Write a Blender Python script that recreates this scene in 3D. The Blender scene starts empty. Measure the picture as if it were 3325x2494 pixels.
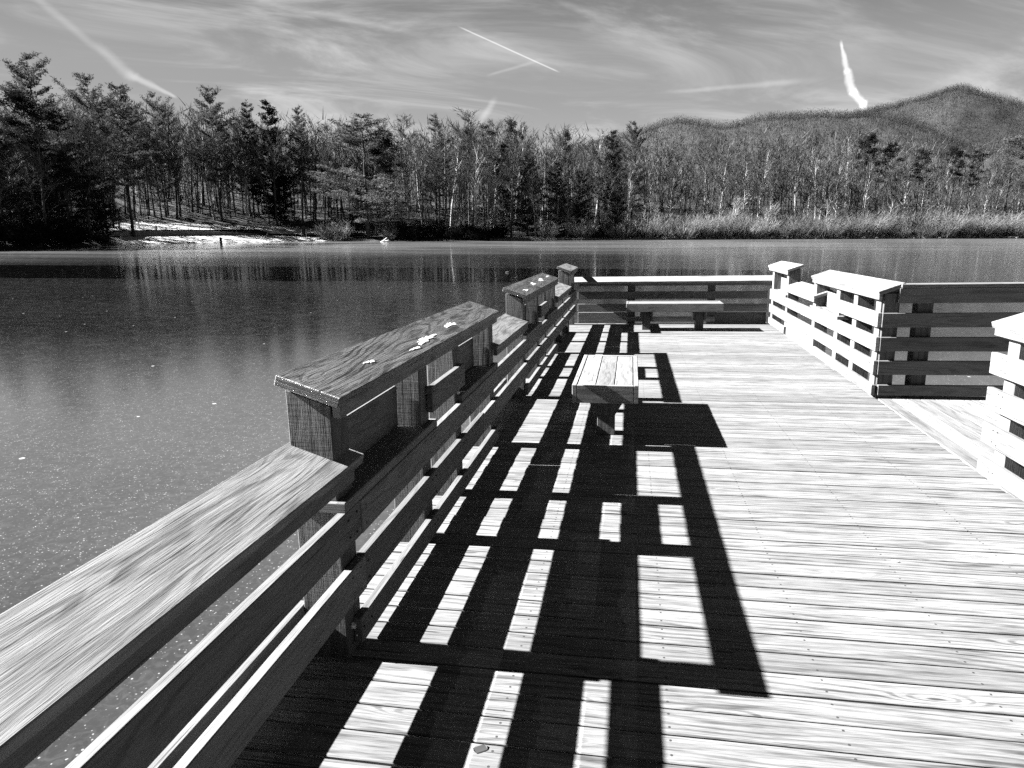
import bpy, bmesh, math, random
import numpy as np
from mathutils import Matrix, Vector
random.seed(7); rng = np.random.default_rng(7)
C = bpy.context.scene.collection
scene = bpy.context.scene
PI = math.pi
# ------------------------------------------------------------------ camera
F = 2223.38            # focal length in px of the 3325 px wide photograph
def basis(pitch, roll, yaw):
    fw = np.array([-math.sin(yaw)*math.cos(pitch), math.cos(yaw)*math.cos(pitch), -math.sin(pitch)])
    r0 = np.array([math.cos(yaw), math.sin(yaw), 0.]); u0 = np.cross(r0, fw)
    r = math.cos(roll)*r0+math.sin(roll)*u0; u = -math.sin(roll)*r0+math.cos(roll)*u0
    return np.array([r, u, -fw]).T
YAW = .17359
Rd = basis(.206462, -.018433, YAW)      # the camera as the (slightly sagging) deck sees it
Rw = basis(.2258, -.0025, YAW)          # the camera as the level ice sees it
HC = 3.2                                # eye above the ice
HD = 1.73357                            # eye above the deck
Rt = Rw @ Rd.T
tw = np.array([0, 0, HC]) - Rt @ np.array([0, 0, HD])
M = Matrix([list(Rt[i])+[tw[i]] for i in range(3)]+[[0, 0, 0, 1]])   # deck frame -> world
cam = bpy.data.cameras.new('camera'); co = bpy.data.objects.new('camera', cam); C.objects.link(co)
cam.sensor_width = 36; cam.lens = 36*F/3325; cam.clip_start = .05; cam.clip_end = 9000
co.matrix_world = Matrix([list(Rw[i])+[[0, 0, HC][i]] for i in range(3)]+[[0, 0, 0, 1]])
scene.camera = co

def ray(x, y):        # x, y in a 2212 px wide picture -> world direction
    X = (x*1.50316-1662.5)/F; Y = (1247-y*1.50316)/F
    return Rw @ np.array([X, Y, -1.])
def azim(x):
    d = ray(x, 490); return math.atan2(d[0], d[1])
YH = lambda x: 492-5*x/2212
def elev(x, y):       # tan of elevation of a pixel
    d = ray(x, y); return d[2]/math.hypot(d[0], d[1])
def polar(x, r):
    a = azim(x); return r*math.sin(a), r*math.cos(a)
def on_ice(x, y):
    d = ray(x, y); t = -HC/d[2]; return d[0]*t, d[1]*t

# ------------------------------------------------------------------ materials
def N(nt, t, **k):
    n = nt.nodes.new(t)
    for a, b in k.items():
        if a == 'ins':
            for i, v in b.items():
                if hasattr(v, 'links') or isinstance(v, bpy.types.NodeSocket): nt.links.new(v, n.inputs[i])
                else: n.inputs[i].default_value = v
        else: setattr(n, a, b)
    return n
def mth(nt, op, a, b=0., c=0., clamp=False):
    n = nt.nodes.new('ShaderNodeMath'); n.operation = op; n.use_clamp = clamp
    for i, v in enumerate((a, b, c)):
        if isinstance(v, bpy.types.NodeSocket): nt.links.new(v, n.inputs[i])
        else: n.inputs[i].default_value = v
    return n.outputs[0]
def smooth(nt, v, a, b, lo=0., hi=1.):
    n = N(nt, 'ShaderNodeMapRange', interpolation_type='SMOOTHSTEP', ins={0: v, 1: a, 2: b, 3: lo, 4: hi}); return n.outputs[0]
def vec(nt, x, y, z):
    return N(nt, 'ShaderNodeCombineXYZ', ins={0: x, 1: y, 2: z}).outputs[0]
def noise(nt, v, scale=1., detail=3., rough=.5, dist=0.):
    return N(nt, 'ShaderNodeTexNoise', ins={'Vector': v, 'Scale': scale, 'Detail': detail, 'Roughness': rough, 'Distortion': dist}).outputs['Fac']
def gmix(nt, f, a, b):
    n = N(nt, 'ShaderNodeMix', data_type='FLOAT')
    for i, v in ((0, f), (2, a), (3, b)):
        if isinstance(v, bpy.types.NodeSocket): nt.links.new(v, n.inputs[i])
        else: n.inputs[i].default_value = v
    return n.outputs[0]
def newmat(name):
    m = bpy.data.materials.new(name); m.use_nodes = True; nt = m.node_tree
    b = nt.nodes['Principled BSDF']; return m, nt, b
def grey(nt, v): return N(nt, 'ShaderNodeCombineColor', ins={0: v, 1: v, 2: v}).outputs[0]

def wood_mat(name, light=.24, dark=.09, rings=16., ringamt=.6, rough=.8, spots=False, saw=0., bump=.5, fibre=1., wave=8., tonea=.3, crack=.8):
    m, nt, b = newmat(name)
    uv = N(nt, 'ShaderNodeUVMap', uv_map='UVMap').outputs[0]
    s = N(nt, 'ShaderNodeSeparateXYZ', ins={0: uv}); u, v = s.outputs[0], s.outputs[1]
    rnd = N(nt, 'ShaderNodeAttribute', attribute_name='rnd').outputs['Fac']
    r9 = mth(nt, 'MULTIPLY', rnd, 91.7)
    w1 = noise(nt, vec(nt, mth(nt, 'MULTIPLY', u, .9), mth(nt, 'MULTIPLY', v, 6.), r9), 1., 2., .4)
    w2 = noise(nt, vec(nt, mth(nt, 'MULTIPLY', u, 4.), mth(nt, 'MULTIPLY', v, 22.), r9), 1., 3., .5)
    # knots: stretched cells, only some of them hold a knot
    kv = vec(nt, mth(nt, 'MULTIPLY', u, 1.5), mth(nt, 'MULTIPLY', v, 7.), r9)
    vo = N(nt, 'ShaderNodeTexVoronoi', feature='F1', voronoi_dimensions='3D', ins={'Vector': kv, 'Scale': 1., 'Randomness': 1.})
    cs = N(nt, 'ShaderNodeSeparateColor', ins={0: vo.outputs['Color']}).outputs[0]
    kd = vo.outputs['Distance']
    has = mth(nt, 'GREATER_THAN', cs, .6)
    kb = mth(nt, 'MULTIPLY', smooth(nt, kd, .34, 0.), has)
    kc = mth(nt, 'MULTIPLY', smooth(nt, kd, .075, .035), has)
    h = mth(nt, 'ADD', mth(nt, 'MULTIPLY', v, rings), mth(nt, 'MULTIPLY', w1, wave))
    h = mth(nt, 'ADD', h, mth(nt, 'MULTIPLY', w2, .5))
    h = mth(nt, 'ADD', h, mth(nt, 'MULTIPLY', kb, 2.6))
    h = mth(nt, 'ADD', h, mth(nt, 'MULTIPLY', rnd, 13.))
    ring = mth(nt, 'SINE', mth(nt, 'MULTIPLY', h, 6.283))
    ring = smooth(nt, ring, -.15, .95)
    ring = mth(nt, 'MULTIPLY', ring, smooth(nt, noise(nt, vec(nt, mth(nt, 'MULTIPLY', u, 2.), mth(nt, 'MULTIPLY', v, 14.), mth(nt, 'ADD', r9, 5.)), 1., 2.), .35, .62, .25, 1.))
    fb = noise(nt, vec(nt, mth(nt, 'MULTIPLY', u, 7.), mth(nt, 'MULTIPLY', v, 190.), r9), 1., 3., .6)
    fbs = smooth(nt, fb, .35, .75)
    tone = noise(nt, vec(nt, mth(nt, 'MULTIPLY', u, 2.2), mth(nt, 'MULTIPLY', v, 15.), mth(nt, 'ADD', r9, 3.)), 1., 4., .6)
    crk = noise(nt, vec(nt, mth(nt, 'MULTIPLY', u, 1.6), mth(nt, 'MULTIPLY', v, 75.), mth(nt, 'ADD', r9, 9.)), 1., 2., .5)
    crk = smooth(nt, crk, .67, .72)
    d = mth(nt, 'MULTIPLY', ring, ringamt)
    d = mth(nt, 'ADD', d, mth(nt, 'MULTIPLY', fbs, .35*fibre))
    d = mth(nt, 'ADD', d, mth(nt, 'MULTIPLY', smooth(nt, tone, .35, .75), tonea))
    d = mth(nt, 'ADD', d, mth(nt, 'MULTIPLY', crk, crack))
    d = mth(nt, 'ADD', d, mth(nt, 'MULTIPLY', kc, .7), clamp=True)
    if spots:      # pairs of nail heads over the joists
        fu = mth(nt, 'SUBTRACT', mth(nt, 'FRACT', mth(nt, 'MULTIPLY', mth(nt, 'ADD', u, 100.), 1/.61)), .5)
        fu = mth(nt, 'MULTIPLY', fu, .61)
        fv = mth(nt, 'SUBTRACT', mth(nt, 'ABSOLUTE', mth(nt, 'SUBTRACT', v, .07)), .036)
        dd = mth(nt, 'ADD', mth(nt, 'MULTIPLY', fu, fu), mth(nt, 'MULTIPLY', fv, fv))
        d = mth(nt, 'ADD', d, mth(nt, 'MULTIPLY', smooth(nt, dd, .000035, .00001), 1.), clamp=True)
    base = gmix(nt, d, light, dark)
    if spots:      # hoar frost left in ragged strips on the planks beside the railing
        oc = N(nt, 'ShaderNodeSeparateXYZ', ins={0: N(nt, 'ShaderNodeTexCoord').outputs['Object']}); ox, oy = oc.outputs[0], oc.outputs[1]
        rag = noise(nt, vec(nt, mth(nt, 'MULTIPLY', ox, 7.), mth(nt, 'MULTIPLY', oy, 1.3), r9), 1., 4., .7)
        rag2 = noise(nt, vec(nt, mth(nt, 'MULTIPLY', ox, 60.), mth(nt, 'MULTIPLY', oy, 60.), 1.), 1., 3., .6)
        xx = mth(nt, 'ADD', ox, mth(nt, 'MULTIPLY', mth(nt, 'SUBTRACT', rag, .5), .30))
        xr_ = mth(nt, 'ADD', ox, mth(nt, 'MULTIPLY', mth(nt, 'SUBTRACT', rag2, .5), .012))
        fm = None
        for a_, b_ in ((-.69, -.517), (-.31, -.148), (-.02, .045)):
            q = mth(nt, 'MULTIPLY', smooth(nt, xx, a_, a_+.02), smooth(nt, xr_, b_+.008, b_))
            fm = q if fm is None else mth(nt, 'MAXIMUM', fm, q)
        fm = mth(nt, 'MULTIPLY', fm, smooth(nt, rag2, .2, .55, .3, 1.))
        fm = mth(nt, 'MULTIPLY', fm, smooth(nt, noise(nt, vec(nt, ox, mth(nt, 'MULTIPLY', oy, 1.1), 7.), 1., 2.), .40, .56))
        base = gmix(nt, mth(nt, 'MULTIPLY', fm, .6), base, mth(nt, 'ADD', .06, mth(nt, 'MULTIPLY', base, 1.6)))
    base = mth(nt, 'MULTIPLY', base, mth(nt, 'ADD', .74, mth(nt, 'MULTIPLY', mth(nt, 'FRACT', mth(nt, 'MULTIPLY', rnd, 7.13)), .48)))
    nt.links.new(grey(nt, base), b.inputs['Base Color'])
    b.inputs['Roughness'].default_value = rough
    b.inputs['Specular IOR Level'].default_value = .3
    hh = mth(nt, 'SUBTRACT', 0., mth(nt, 'ADD', d, mth(nt, 'MULTIPLY', fb, .5)))
    if saw > 0:
        sw = noise(nt, vec(nt, mth(nt, 'MULTIPLY', u, 95.), mth(nt, 'MULTIPLY', v, 7.), r9), 1., 2., .5)
        hh = mth(nt, 'ADD', hh, mth(nt, 'MULTIPLY', sw, saw))
    bp = N(nt, 'ShaderNodeBump', ins={'Strength': bump, 'Distance': .004, 'Height': hh})
    nt.links.new(bp.outputs[0], b.inputs['Normal'])
    return m
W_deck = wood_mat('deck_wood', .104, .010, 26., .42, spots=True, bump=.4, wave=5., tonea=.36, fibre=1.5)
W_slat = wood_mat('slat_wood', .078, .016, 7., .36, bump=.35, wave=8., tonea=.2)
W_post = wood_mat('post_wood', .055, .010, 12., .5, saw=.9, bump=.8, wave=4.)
W_cap = wood_mat('cap_wood', .100, .006, 13., .42, bump=.4, fibre=.6, wave=8., tonea=.62, crack=1.4)
W_wet = wood_mat('damp_cap_wood', .060, .005, 11., .55, rough=.5, bump=.9, fibre=1.2, wave=11., tonea=.6)
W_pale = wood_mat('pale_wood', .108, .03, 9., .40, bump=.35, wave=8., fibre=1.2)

def simple(name, col, rough=.8, nscale=0., amp=.3, spec=.3, coord='Object'):
    m, nt, b = newmat(name)
    b.inputs['Roughness'].default_value = rough; b.inputs['Specular IOR Level'].default_value = spec
    if nscale:
        tc = N(nt, 'ShaderNodeTexCoord').outputs[coord]
        n = noise(nt, tc, nscale, 4., .6)
        v = mth(nt, 'MULTIPLY', mth(nt, 'ADD', 1-amp, mth(nt, 'MULTIPLY', smooth(nt, n, .3, .7), 2*amp)), col)
        nt.links.new(grey(nt, v), b.inputs['Base Color'])
    else: b.inputs['Base Color'].default_value = (col, col, col, 1)
    return m
def leafmat(name, col, trans=.25, amp=.35, sc=.6):
    m, nt, b = newmat(name)
    out = nt.nodes['Material Output']; nt.nodes.remove(b)
    rnd = N(nt, 'ShaderNodeObjectInfo').outputs['Random']
    tc = N(nt, 'ShaderNodeTexCoord').outputs['Object']
    n = smooth(nt, noise(nt, tc, sc, 3.), .3, .7)
    v = mth(nt, 'MULTIPLY', mth(nt, 'ADD', 1-amp, mth(nt, 'MULTIPLY', n, 2*amp)), col)
    v = mth(nt, 'MULTIPLY', v, mth(nt, 'ADD', .7, mth(nt, 'MULTIPLY', rnd, .6)))
    g = grey(nt, v)
    d = N(nt, 'ShaderNodeBsdfDiffuse', ins={0: g}); t = N(nt, 'ShaderNodeBsdfTranslucent', ins={0: g})
    mx = N(nt, 'ShaderNodeMixShader', ins={0: trans, 1: d.outputs[0], 2: t.outputs[0]})
    nt.links.new(mx.outputs[0], out.inputs[0]); return m
M_bark = leafmat('bark', 0.0379, 0., .5, 1.5)
M_barkpale = leafmat('pale_bark', 0.1439, 0., .4, 1.)
M_twig = leafmat('bare_twigs', 0.0364, .1, .3)
M_needle = leafmat('pine_needles', 0.042, .25, .5, .5)
M_needled = leafmat('dark_pine_needles', 0.0106, .15, .4, .5)
M_rhodo = leafmat('evergreen_shrub_leaves', 0.0076, .1, .5, 1.)
M_shrub = leafmat('shrub_stems', 0.1136, .5, .35, .5)
M_reed = leafmat('dry_grass', 0.1667, .3, .3, 2.)
M_ground = simple('leaf_litter', 0.0045, .95, .5, .5)
M_sand = simple('frosty_sand', 0.2576, .9, .35, .25)
M_lawn = simple('frosted_lawn', 0.2273, .95, .8, .5)
M_conc = simple('concrete_wall', 0.0985, .9, 1.5, .25)
M_white = simple('white_paint', 0.3788, .6, 3., .1)
M_dark = simple('dark_timber', 0.0114, .8, 4., .4)
M_snow = simple('old_ice', 0.2879, .5, 40., .45)
M_rock = simple('pale_shore_rock', 0.1061, .9, 2., .3)
M_metal = simple('galvanised_bolt', .35, .4, 0., .1, .6)

# ------------------------------------------------------------------ object helpers
def tag(o, label=None, cat=None, group=None, kind=None):
    if label: o['label'] = label
    if cat: o['category'] = cat
    if group: o['group'] = group
    if kind: o['kind'] = kind
    return o
def empty(name, loc, label, cat, group=None, mat=None):
    o = bpy.data.objects.new(name, None); C.objects.link(o); o.empty_display_size = .2
    o.matrix_world = (mat if mat is not None else Matrix.Identity(4)) @ Matrix.Translation(Vector(loc))
    return tag(o, label, cat, group)
def link(name, me, mat, parent=None):
    if mat is not None: me.materials.append(mat)
    o = bpy.data.objects.new(name, me); C.objects.link(o)
    if parent is not None: o.parent = parent
    return o

class MB:
    """boxes with per-board wood UVs; every box is chamfered a little"""
    def __init__(s): s.V = []; s.F = []; s.UV = []; s.R = []
    def prism(s, pts, axis=None, rnd=None, ch=.004):
        """pts: 8 corners, index = i + 2j + 4k (i,j,k in 0,1)"""
        P = [Vector(p) for p in pts]
        L = [(P[1]-P[0]).length, (P[2]-P[0]).length, (P[4]-P[0]).length]
        la = int(np.argmax(L)) if axis is None else axis
        rnd = random.random() if rnd is None else rnd
        uo = random.random()*20
        bmv = bmesh.new(); vs = [bmv.verts.new(p) for p in P]
        for f in ((0, 1, 3, 2), (4, 6, 7, 5), (0, 4, 5, 1), (2, 3, 7, 6), (0, 2, 6, 4), (1, 5, 7, 3)): bmv.faces.new([vs[i] for i in f])
        bmesh.ops.recalc_face_normals(bmv, faces=bmv.faces)
        if ch: bmesh.ops.bevel(bmv, geom=list(bmv.edges), offset=min(ch, min(L)*.2), segments=1, affect='EDGES', profile=.5)
        c0 = P[0]; ax = [(P[1]-P[0]).normalized(), (P[2]-P[0]).normalized(), (P[4]-P[0]).normalized()]
        oa = [i for i in range(3) if i != la]
        base = len(s.V)
        bmv.verts.index_update()
        for v in bmv.verts: s.V.append(v.co[:])
        for f in bmv.faces:
            s.F.append([base+v.index for v in f.verts])
            n = f.normal
            end = abs(n.dot(ax[la])) > .8
            if end: a, b_ = oa[0], oa[1]
            else:
                a = la; b_ = oa[0] if abs(n.dot(ax[oa[0]])) < abs(n.dot(ax[oa[1]])) else oa[1]
            for v in f.verts:
                d = v.co-c0
                if end: s.UV.append((d.dot(ax[a])*.3+uo, d.dot(ax[b_])*1.+3.3))
                else: s.UV.append((d.dot(ax[a])+uo*(0 if s.fixu else 1), d.dot(ax[b_])+(0.5 if b_ == oa[1] and not s.fixu else 0)))
            s.R.append(rnd)
        bmv.free()
    fixu = False
    def box(s, x0, x1, y0, y1, z0, z1, f=lambda a, b, c: (a, b, c), **k):
        s.prism([f((x0, x1)[i & 1], (y0, y1)[(i >> 1) & 1], (z0, z1)[(i >> 2) & 1]) for i in range(8)], **k)
    def mesh(s, name):
        me = bpy.data.meshes.new(name); me.from_pydata(s.V, [], s.F)
        uv = me.uv_layers.new(name='UVMap'); uv.data.foreach_set('uv', np.array(s.UV, dtype=np.float32).ravel())
        at = me.attributes.new('rnd', 'FLOAT', 'FACE'); at.data.foreach_set('value', np.array(s.R, dtype=np.float32))
        me.update(); return me
    def build(s, name, mat, parent=None): return link(name, s.mesh(name), mat, parent)

def deckchild(o, parent): o.parent = parent; return o

# ------------------------------------------------------------------ deck
BW = .1425
mb = MB(); mb.fixu = True
Y0 = 3.334
for k in range(-33, 80):
    y0 = Y0+k*BW
    if y0 > 14.42: break
    gap = random.uniform(.007, .015)
    ya, yb = y0+gap/2, y0+BW-gap/2
    xr = 2.60 if y0 > 4.85 else 2.66
    dz = random.uniform(-.002, .0015); sk = random.uniform(-.0015, .0015)
    # boards stop at the edge board of the walkway
    xe = 2.53+(y0-4.9)*.032 if 4.8 < y0 < 7.68 else (2.66 if y0 <= 4.8 else 2.62+.022*(y0-7.7)+.17)
    mb.prism([((-1.40, xe)[i & 1], (ya, yb)[(i >> 1) & 1]+((-sk, sk)[i & 1]), (-.038, dz)[(i >> 2) & 1]) for i in range(8)], axis=0, rnd=random.random(), ch=.003)
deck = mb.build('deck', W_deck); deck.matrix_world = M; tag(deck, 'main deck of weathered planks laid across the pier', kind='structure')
mb = MB(); mb.fixu = True
x = 2.535
for k in range(30):
    w_ = BW; xa, xb = x+.003, x+w_-.003
    sh = .09 if k < 30 else 0
    def wf(i):
        yy = (4.80, 7.92)[(i >> 1) & 1]; xx = (xa, xb)[i & 1]+(yy-4.9)*.032; return (xx+.004, yy, (-.038, .001)[(i >> 2) & 1])
    mb.prism([wf(i) for i in range(8)], axis=1, ch=.003); x += w_
o = mb.build('walkway', W_pale); o.matrix_world = M; tag(o, kind='structure')
mb = MB()
for yy in np.arange(-1.2, 14.4, 1.2): mb.box(-1.36, 2.66, yy, yy+.09, -.30, -.05)
for xx in (-1.33, -.3, .75, 1.8, 2.62): mb.box(xx, xx+.05, -1.4, 14.4, -.28, -.045)
o = mb.build('deck_framing', W_post); o.matrix_world = M; tag(o, kind='structure')

# ------------------------------------------------------------------ railings
TH = .042
def rail_frame_left(s, t, z): return (-1.115-t, s, z)
def rail_frame_right(s, t, z): return (2.555+.022*(s-7.7)+t, s, z)
def rail_frame_far(s, t, z): return (s, 14.315+t, z)
def rail_frame_dark(s, t, z): return (s, 7.72+t+.045*(s-2.6), z)
def rail_frame_near(s, t, z): return (2.505+t+.01*(s-5), s, z)
ZL, ZH, TI = .862, 1.15, .34       # inner edge heights of low and high caps; slope of the cap board
class Rail:
    sm = None
    def __init__(s, fr, base, label):
        s.fr = fr; s.p = empty('wooden_railing', fr(*base), label, 'railing', None, M); s.inv = Matrix.Translation(-Vector(fr(*base)))
    def f(s, a, b, c): return s.inv @ Vector(s.fr(a, b, c))
    def part(s, name, mat, pts_list, label=None, **k):
        mb = MB()
        for pts in pts_list: mb.prism([s.f(*p) for p in pts], **k)
        o = mb.build(name, mat, s.p)
        if label: o['label'] = label
        return o
    def bx(s, name, mat, s0, s1, t0, t1, z0, z1, label=None, **k):
        return s.part(name, mat, [[((s0, s1)[i & 1], (t0, t1)[(i >> 1) & 1], (z0, z1)[(i >> 2) & 1]) for i in range(8)]], label, **k)
    def slat(s, s0, s1, top, h=.152):
        j = random.uniform(-.003, .003)
        s.bx('rail_board', s.sm or W_slat, s0, s1, 0+j, .04+j, top-h, top+j)
    def slats(s, cuts, top, h=.152):
        for a, b in zip(cuts[:-1], cuts[1:]): s.slat(a+.002, b-.002, top, h)
    def post(s, s0, z1, w=.155, t0=.043, t1=.228, z0=-.55, mat=None):
        pts = []
        for i in range(8):
            a = (s0, s0+w)[i & 1]; t = (t0, t1)[(i >> 1) & 1]; z = z0 if not (i >> 2) & 1 else z1+TI*(t-t0)
            pts.append((a, t, z))
        s.part('post', mat or W_post, [pts], axis=2)
    def cap(s, s0, s1, zi, mat, label=None, s0o=None, s1o=None, t0=-.017, t1=.243):
        s0o = s0 if s0o is None else s0o; s1o = s1 if s1o is None else s1o
        n = 10; V = []
        pts = []
        for i in range(8):
            t = (t0, t1)[(i >> 1) & 1]; a = ((s0, s1)[i & 1], (s0o, s1o)[i & 1])[(i >> 1) & 1]
            up = (i >> 2) & 1
            z = zi+TI*(t-t0); tt = t+(0 if up else .013); z = z if up else z-TH
            pts.append((a, tt, z))
        return s.part('cap_board', mat, [pts], label, axis=0, ch=.0035)
    def fascia(s, s0, s1, zi, h=.052): s.bx('fascia_board', s.sm or W_slat, s0+.035, s1-.035, -.001, .036, zi-TH-h+.004, zi-TH+.012)
    def shelf(s, s0, s1): s.bx('shelf_board', s.sm or W_slat, s0, s1, .002, .215, .667, .712)
    def back(s, s0, s1): s.bx('back_board', s.sm or W_slat, s0, s1, .176, .214, .714, .948)
    def panel(s, s0, s1, top=.235, t=.23): s.bx('kick_board', s.sm or W_slat, s0, s1, t, t+.038, -.22, top)
T1, T2, T3, T4 = .92, .667, .414, .152
# left railing
L = Rail(rail_frame_left, (6., .13, 0), 'long dark shaded railing along the left side of the deck, nearest the viewer')
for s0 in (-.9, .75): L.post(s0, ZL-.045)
L.cap(-1.6, 2.625, ZL, W_cap, 'long pale weathered cap board sloping to the deck')
L.fascia(-1.6, 2.58, ZL)
L.cap(2.42, 5.71, ZH, W_wet, 'dark damp cap board with patches of ice'); L.fascia(2.42, 5.71, ZH)
L.cap(5.62, 7.47, ZL+.003, W_cap); L.fascia(5.62, 7.47, ZL+.003)
L.cap(7.315, 10.64, ZH+.003, W_wet); L.fascia(7.315, 10.64, ZH+.003)
L.cap(10.56, 12.93, ZL+.007, W_cap); L.fascia(10.56, 12.93, ZL+.007)
L.cap(12.86, 14.58, ZH+.01, W_cap); L.fascia(12.86, 14.55, ZH+.01)
for s0 in (2.455, 3.60, 4.36, 5.535, 7.36, 8.51, 9.28, 10.46, 12.93, 14.14): L.post(s0, ZH-.04)
for s0 in (11.7,): L.post(s0, ZL-.04)
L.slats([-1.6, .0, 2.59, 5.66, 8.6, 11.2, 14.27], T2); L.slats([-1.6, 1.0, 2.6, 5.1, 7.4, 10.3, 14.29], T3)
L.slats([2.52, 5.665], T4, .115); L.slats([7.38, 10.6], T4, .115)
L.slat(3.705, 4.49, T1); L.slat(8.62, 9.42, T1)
for a, b in ((2.44, 3.785), (4.41, 5.69), (7.36, 8.7), (9.34, 10.62), (12.93, 14.27)): L.shelf(a, b)
for a, b in ((2.597, 3.598), (4.517, 5.533), (7.517, 8.508), (9.437, 10.458), (13.087, 14.138)): L.back(a, b)
for a, b in ((-1.6, 2.50), (5.69, 7.36), (10.62, 12.93)): L.panel(a, b)
# far railing
FR = Rail(rail_frame_far, (.8, .13, 0), 'low railing across the far end of the deck with a bench before it')
FR.cap(-1.33, 2.92, ZL+.01, W_pale, 'brightly lit cap board'); FR.fascia(-1.1, 2.75, ZL+.01)
FR.slats([-1.09, 1.25, 2.67], T2); FR.slats([-1.09, .55, 2.67], T3)
FR.slats([-.10, 1.68], T4, .1)
for s0 in (-.07, 1.52): FR.post(s0, ZL-.035, t1=.21)
for a, b in ((-1.1, -.075), (1.68, 2.70)): FR.bx('kick_board', W_slat, a, b, .19, .228, -.2, .222)
def carving(txt, s, z, size):
    cu = bpy.data.curves.new('carving', 'FONT'); cu.body = txt; cu.size = size; cu.extrude = .0004
    tmp = bpy.data.objects.new('carving', cu); C.objects.link(tmp); dg = bpy.context.evaluated_depsgraph_get()
    me = bpy.data.meshes.new_from_object(tmp.evaluated_get(dg)); bpy.data.objects.remove(tmp)
    me.transform(Matrix.Translation(FR.f(s, -.0035, z)) @ Matrix.Rotation(PI/2, 4, 'X')); me.materials.clear(); link('carving', me, M_dark, FR.p)
carving('J', .555, .585, .07); carving('II', .665, .585, .07)
hv = [(.62+.018*1.0*(16*math.sin(a)**3)/16, -.0032, .603+.018*(13*math.cos(a)-5*math.cos(2*a)-2*math.cos(3*a)-math.cos(4*a))/16) for a in np.linspace(0, 2*PI, 20, endpoint=False)]
me = bpy.data.meshes.new('carving'); me.from_pydata([FR.f(*v)[:] for v in hv], [], [list(range(20))]); me.update(); link('carving', me, M_dark, FR.p)
# right railing
R = Rail(rail_frame_right, (11., .13, 0), 'sunlit pale railing on the right side, stepped caps running to the far corner')
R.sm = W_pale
R.cap(7.71, 10.79, ZH-.005, W_pale, s0o=7.74); R.fascia(7.70, 10.78, ZH-.005)
R.cap(10.55, 12.80, ZL+.003, W_pale); R.fascia(10.55, 12.80, ZL+.003)
R.cap(12.58, 14.56, ZH+.005, W_pale); R.fascia(12.58, 14.52, ZH+.005)
for s0 in (7.795, 8.62, 9.395, 10.65, 12.71, 14.14): R.post(s0, ZH-.04, mat=W_pale)
R.slats([7.72, 9.2, 11.4, 14.27], T2); R.slats([7.72, 10.47, 12.3, 14.27], T3)
R.slats([7.72, 9.135, 10.47], T4, .115); R.slats([12.70, 14.27], T4, .115)
R.slat(7.73, 9.37, T1)
R.shelf(9.29, 10.82); R.shelf(12.72, 14.27)
R.back(9.553, 10.648); R.back(12.868, 14.137)
R.panel(10.81, 12.705, .245, .046)
# walkway railing (dark, seen from its shaded side)
D = Rail(rail_frame_dark, (4., .1, 0), 'dark backlit railing of the walkway leading away to the right')
for t in (T1, T2, T3): D.slats([2.60, 6.6], t)
D.slats([2.62, 6.6], T4, .115)
D.bx('rail_board', W_slat, 2.75, 6.6, -.002, .038, 1.02, 1.178)
D.bx('cap_board', W_pale, 2.76, 6.6, -.02, .17, 1.182, 1.218)
for s0 in (2.62, 2.955, 4.5, 6.0): D.post(s0, 1.12, t1=.19)
# near right railing
NR = Rail(rail_frame_near, (4., .13, 0), 'sunlit railing end at the right edge of the picture, nearest the viewer')
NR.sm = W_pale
NR.cap(2.2, 5.285, ZH-.035, W_pale); NR.fascia(2.2, 5.29, ZH-.035)
for t in (T1-.012, T2-.008, T3-.008): NR.slats([2.2, 5.262], t)
NR.slats([2.2, 5.27], T4, .115)
for s0 in (5.0, 4.42, 3.7, 2.6): NR.post(s0, ZH-.08, w=.14, mat=W_pale)

smesh = {}
def screws(rail, ss, zs, t=-.002):
    if not smesh:
        bm = bmesh.new(); bmesh.ops.create_cone(bm, cap_ends=True, segments=8, radius1=.0055, radius2=.005, depth=.004); bmesh.ops.rotate(bm, matrix=Matrix.Rotation(PI/2, 3, 'Y'), verts=bm.verts)
        me = bpy.data.meshes.new('screw'); bm.to_mesh(me); bm.free(); me.materials.append(M_dark); smesh[0] = me
    for s_ in ss:
        for z_ in zs:
            o = link('screw', smesh[0], None, rail.p); o.location = rail.f(s_+random.uniform(-.006, .006), t, z_+random.uniform(-.006, .006))
screws(L, (2.46, 2.54, 2.63, 3.64, 3.71, 4.40, 4.46, 5.57, 5.63, 7.40, 7.47, 8.55), (.16-.05, .29, .38, .55, .63))
screws(L, (3.73, 3.77, 4.41, 4.46), (.80, .89))
screws(R, (7.84, 7.9, 8.66, 8.73, 9.43, 9.5, 10.69, 10.76, 12.75), (.08, .29, .38, .55, .63))
screws(NR, (5.04, 5.1, 4.46, 4.52), (.08, .29, .38, .55, .63, .80, .88))
# bolt heads on posts
def bolt(rail, s, t, z, axis='t'):
    mb_ = bmesh.new(); bmesh.ops.create_cone(mb_, cap_ends=True, segments=12, radius1=.017, radius2=.012, depth=.014)
    mt = Matrix.Translation(rail.f(s, t, z)) @ Matrix.Rotation(PI/2, 4, 'Y' if axis == 't' else 'X')
    bmesh.ops.transform(mb_, matrix=mt, verts=mb_.verts)
    me = bpy.data.meshes.new('bolt'); mb_.to_mesh(me); mb_.free(); link('bolt', me, M_metal, rail.p)
for s, z in ((3.68, .60), (4.44, .72), (2.52, .12), (7.44, .60)): bolt(L, s, .036, z)
for s, z in ((5.07, .33),): bolt(NR, s, .036, z)

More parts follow.
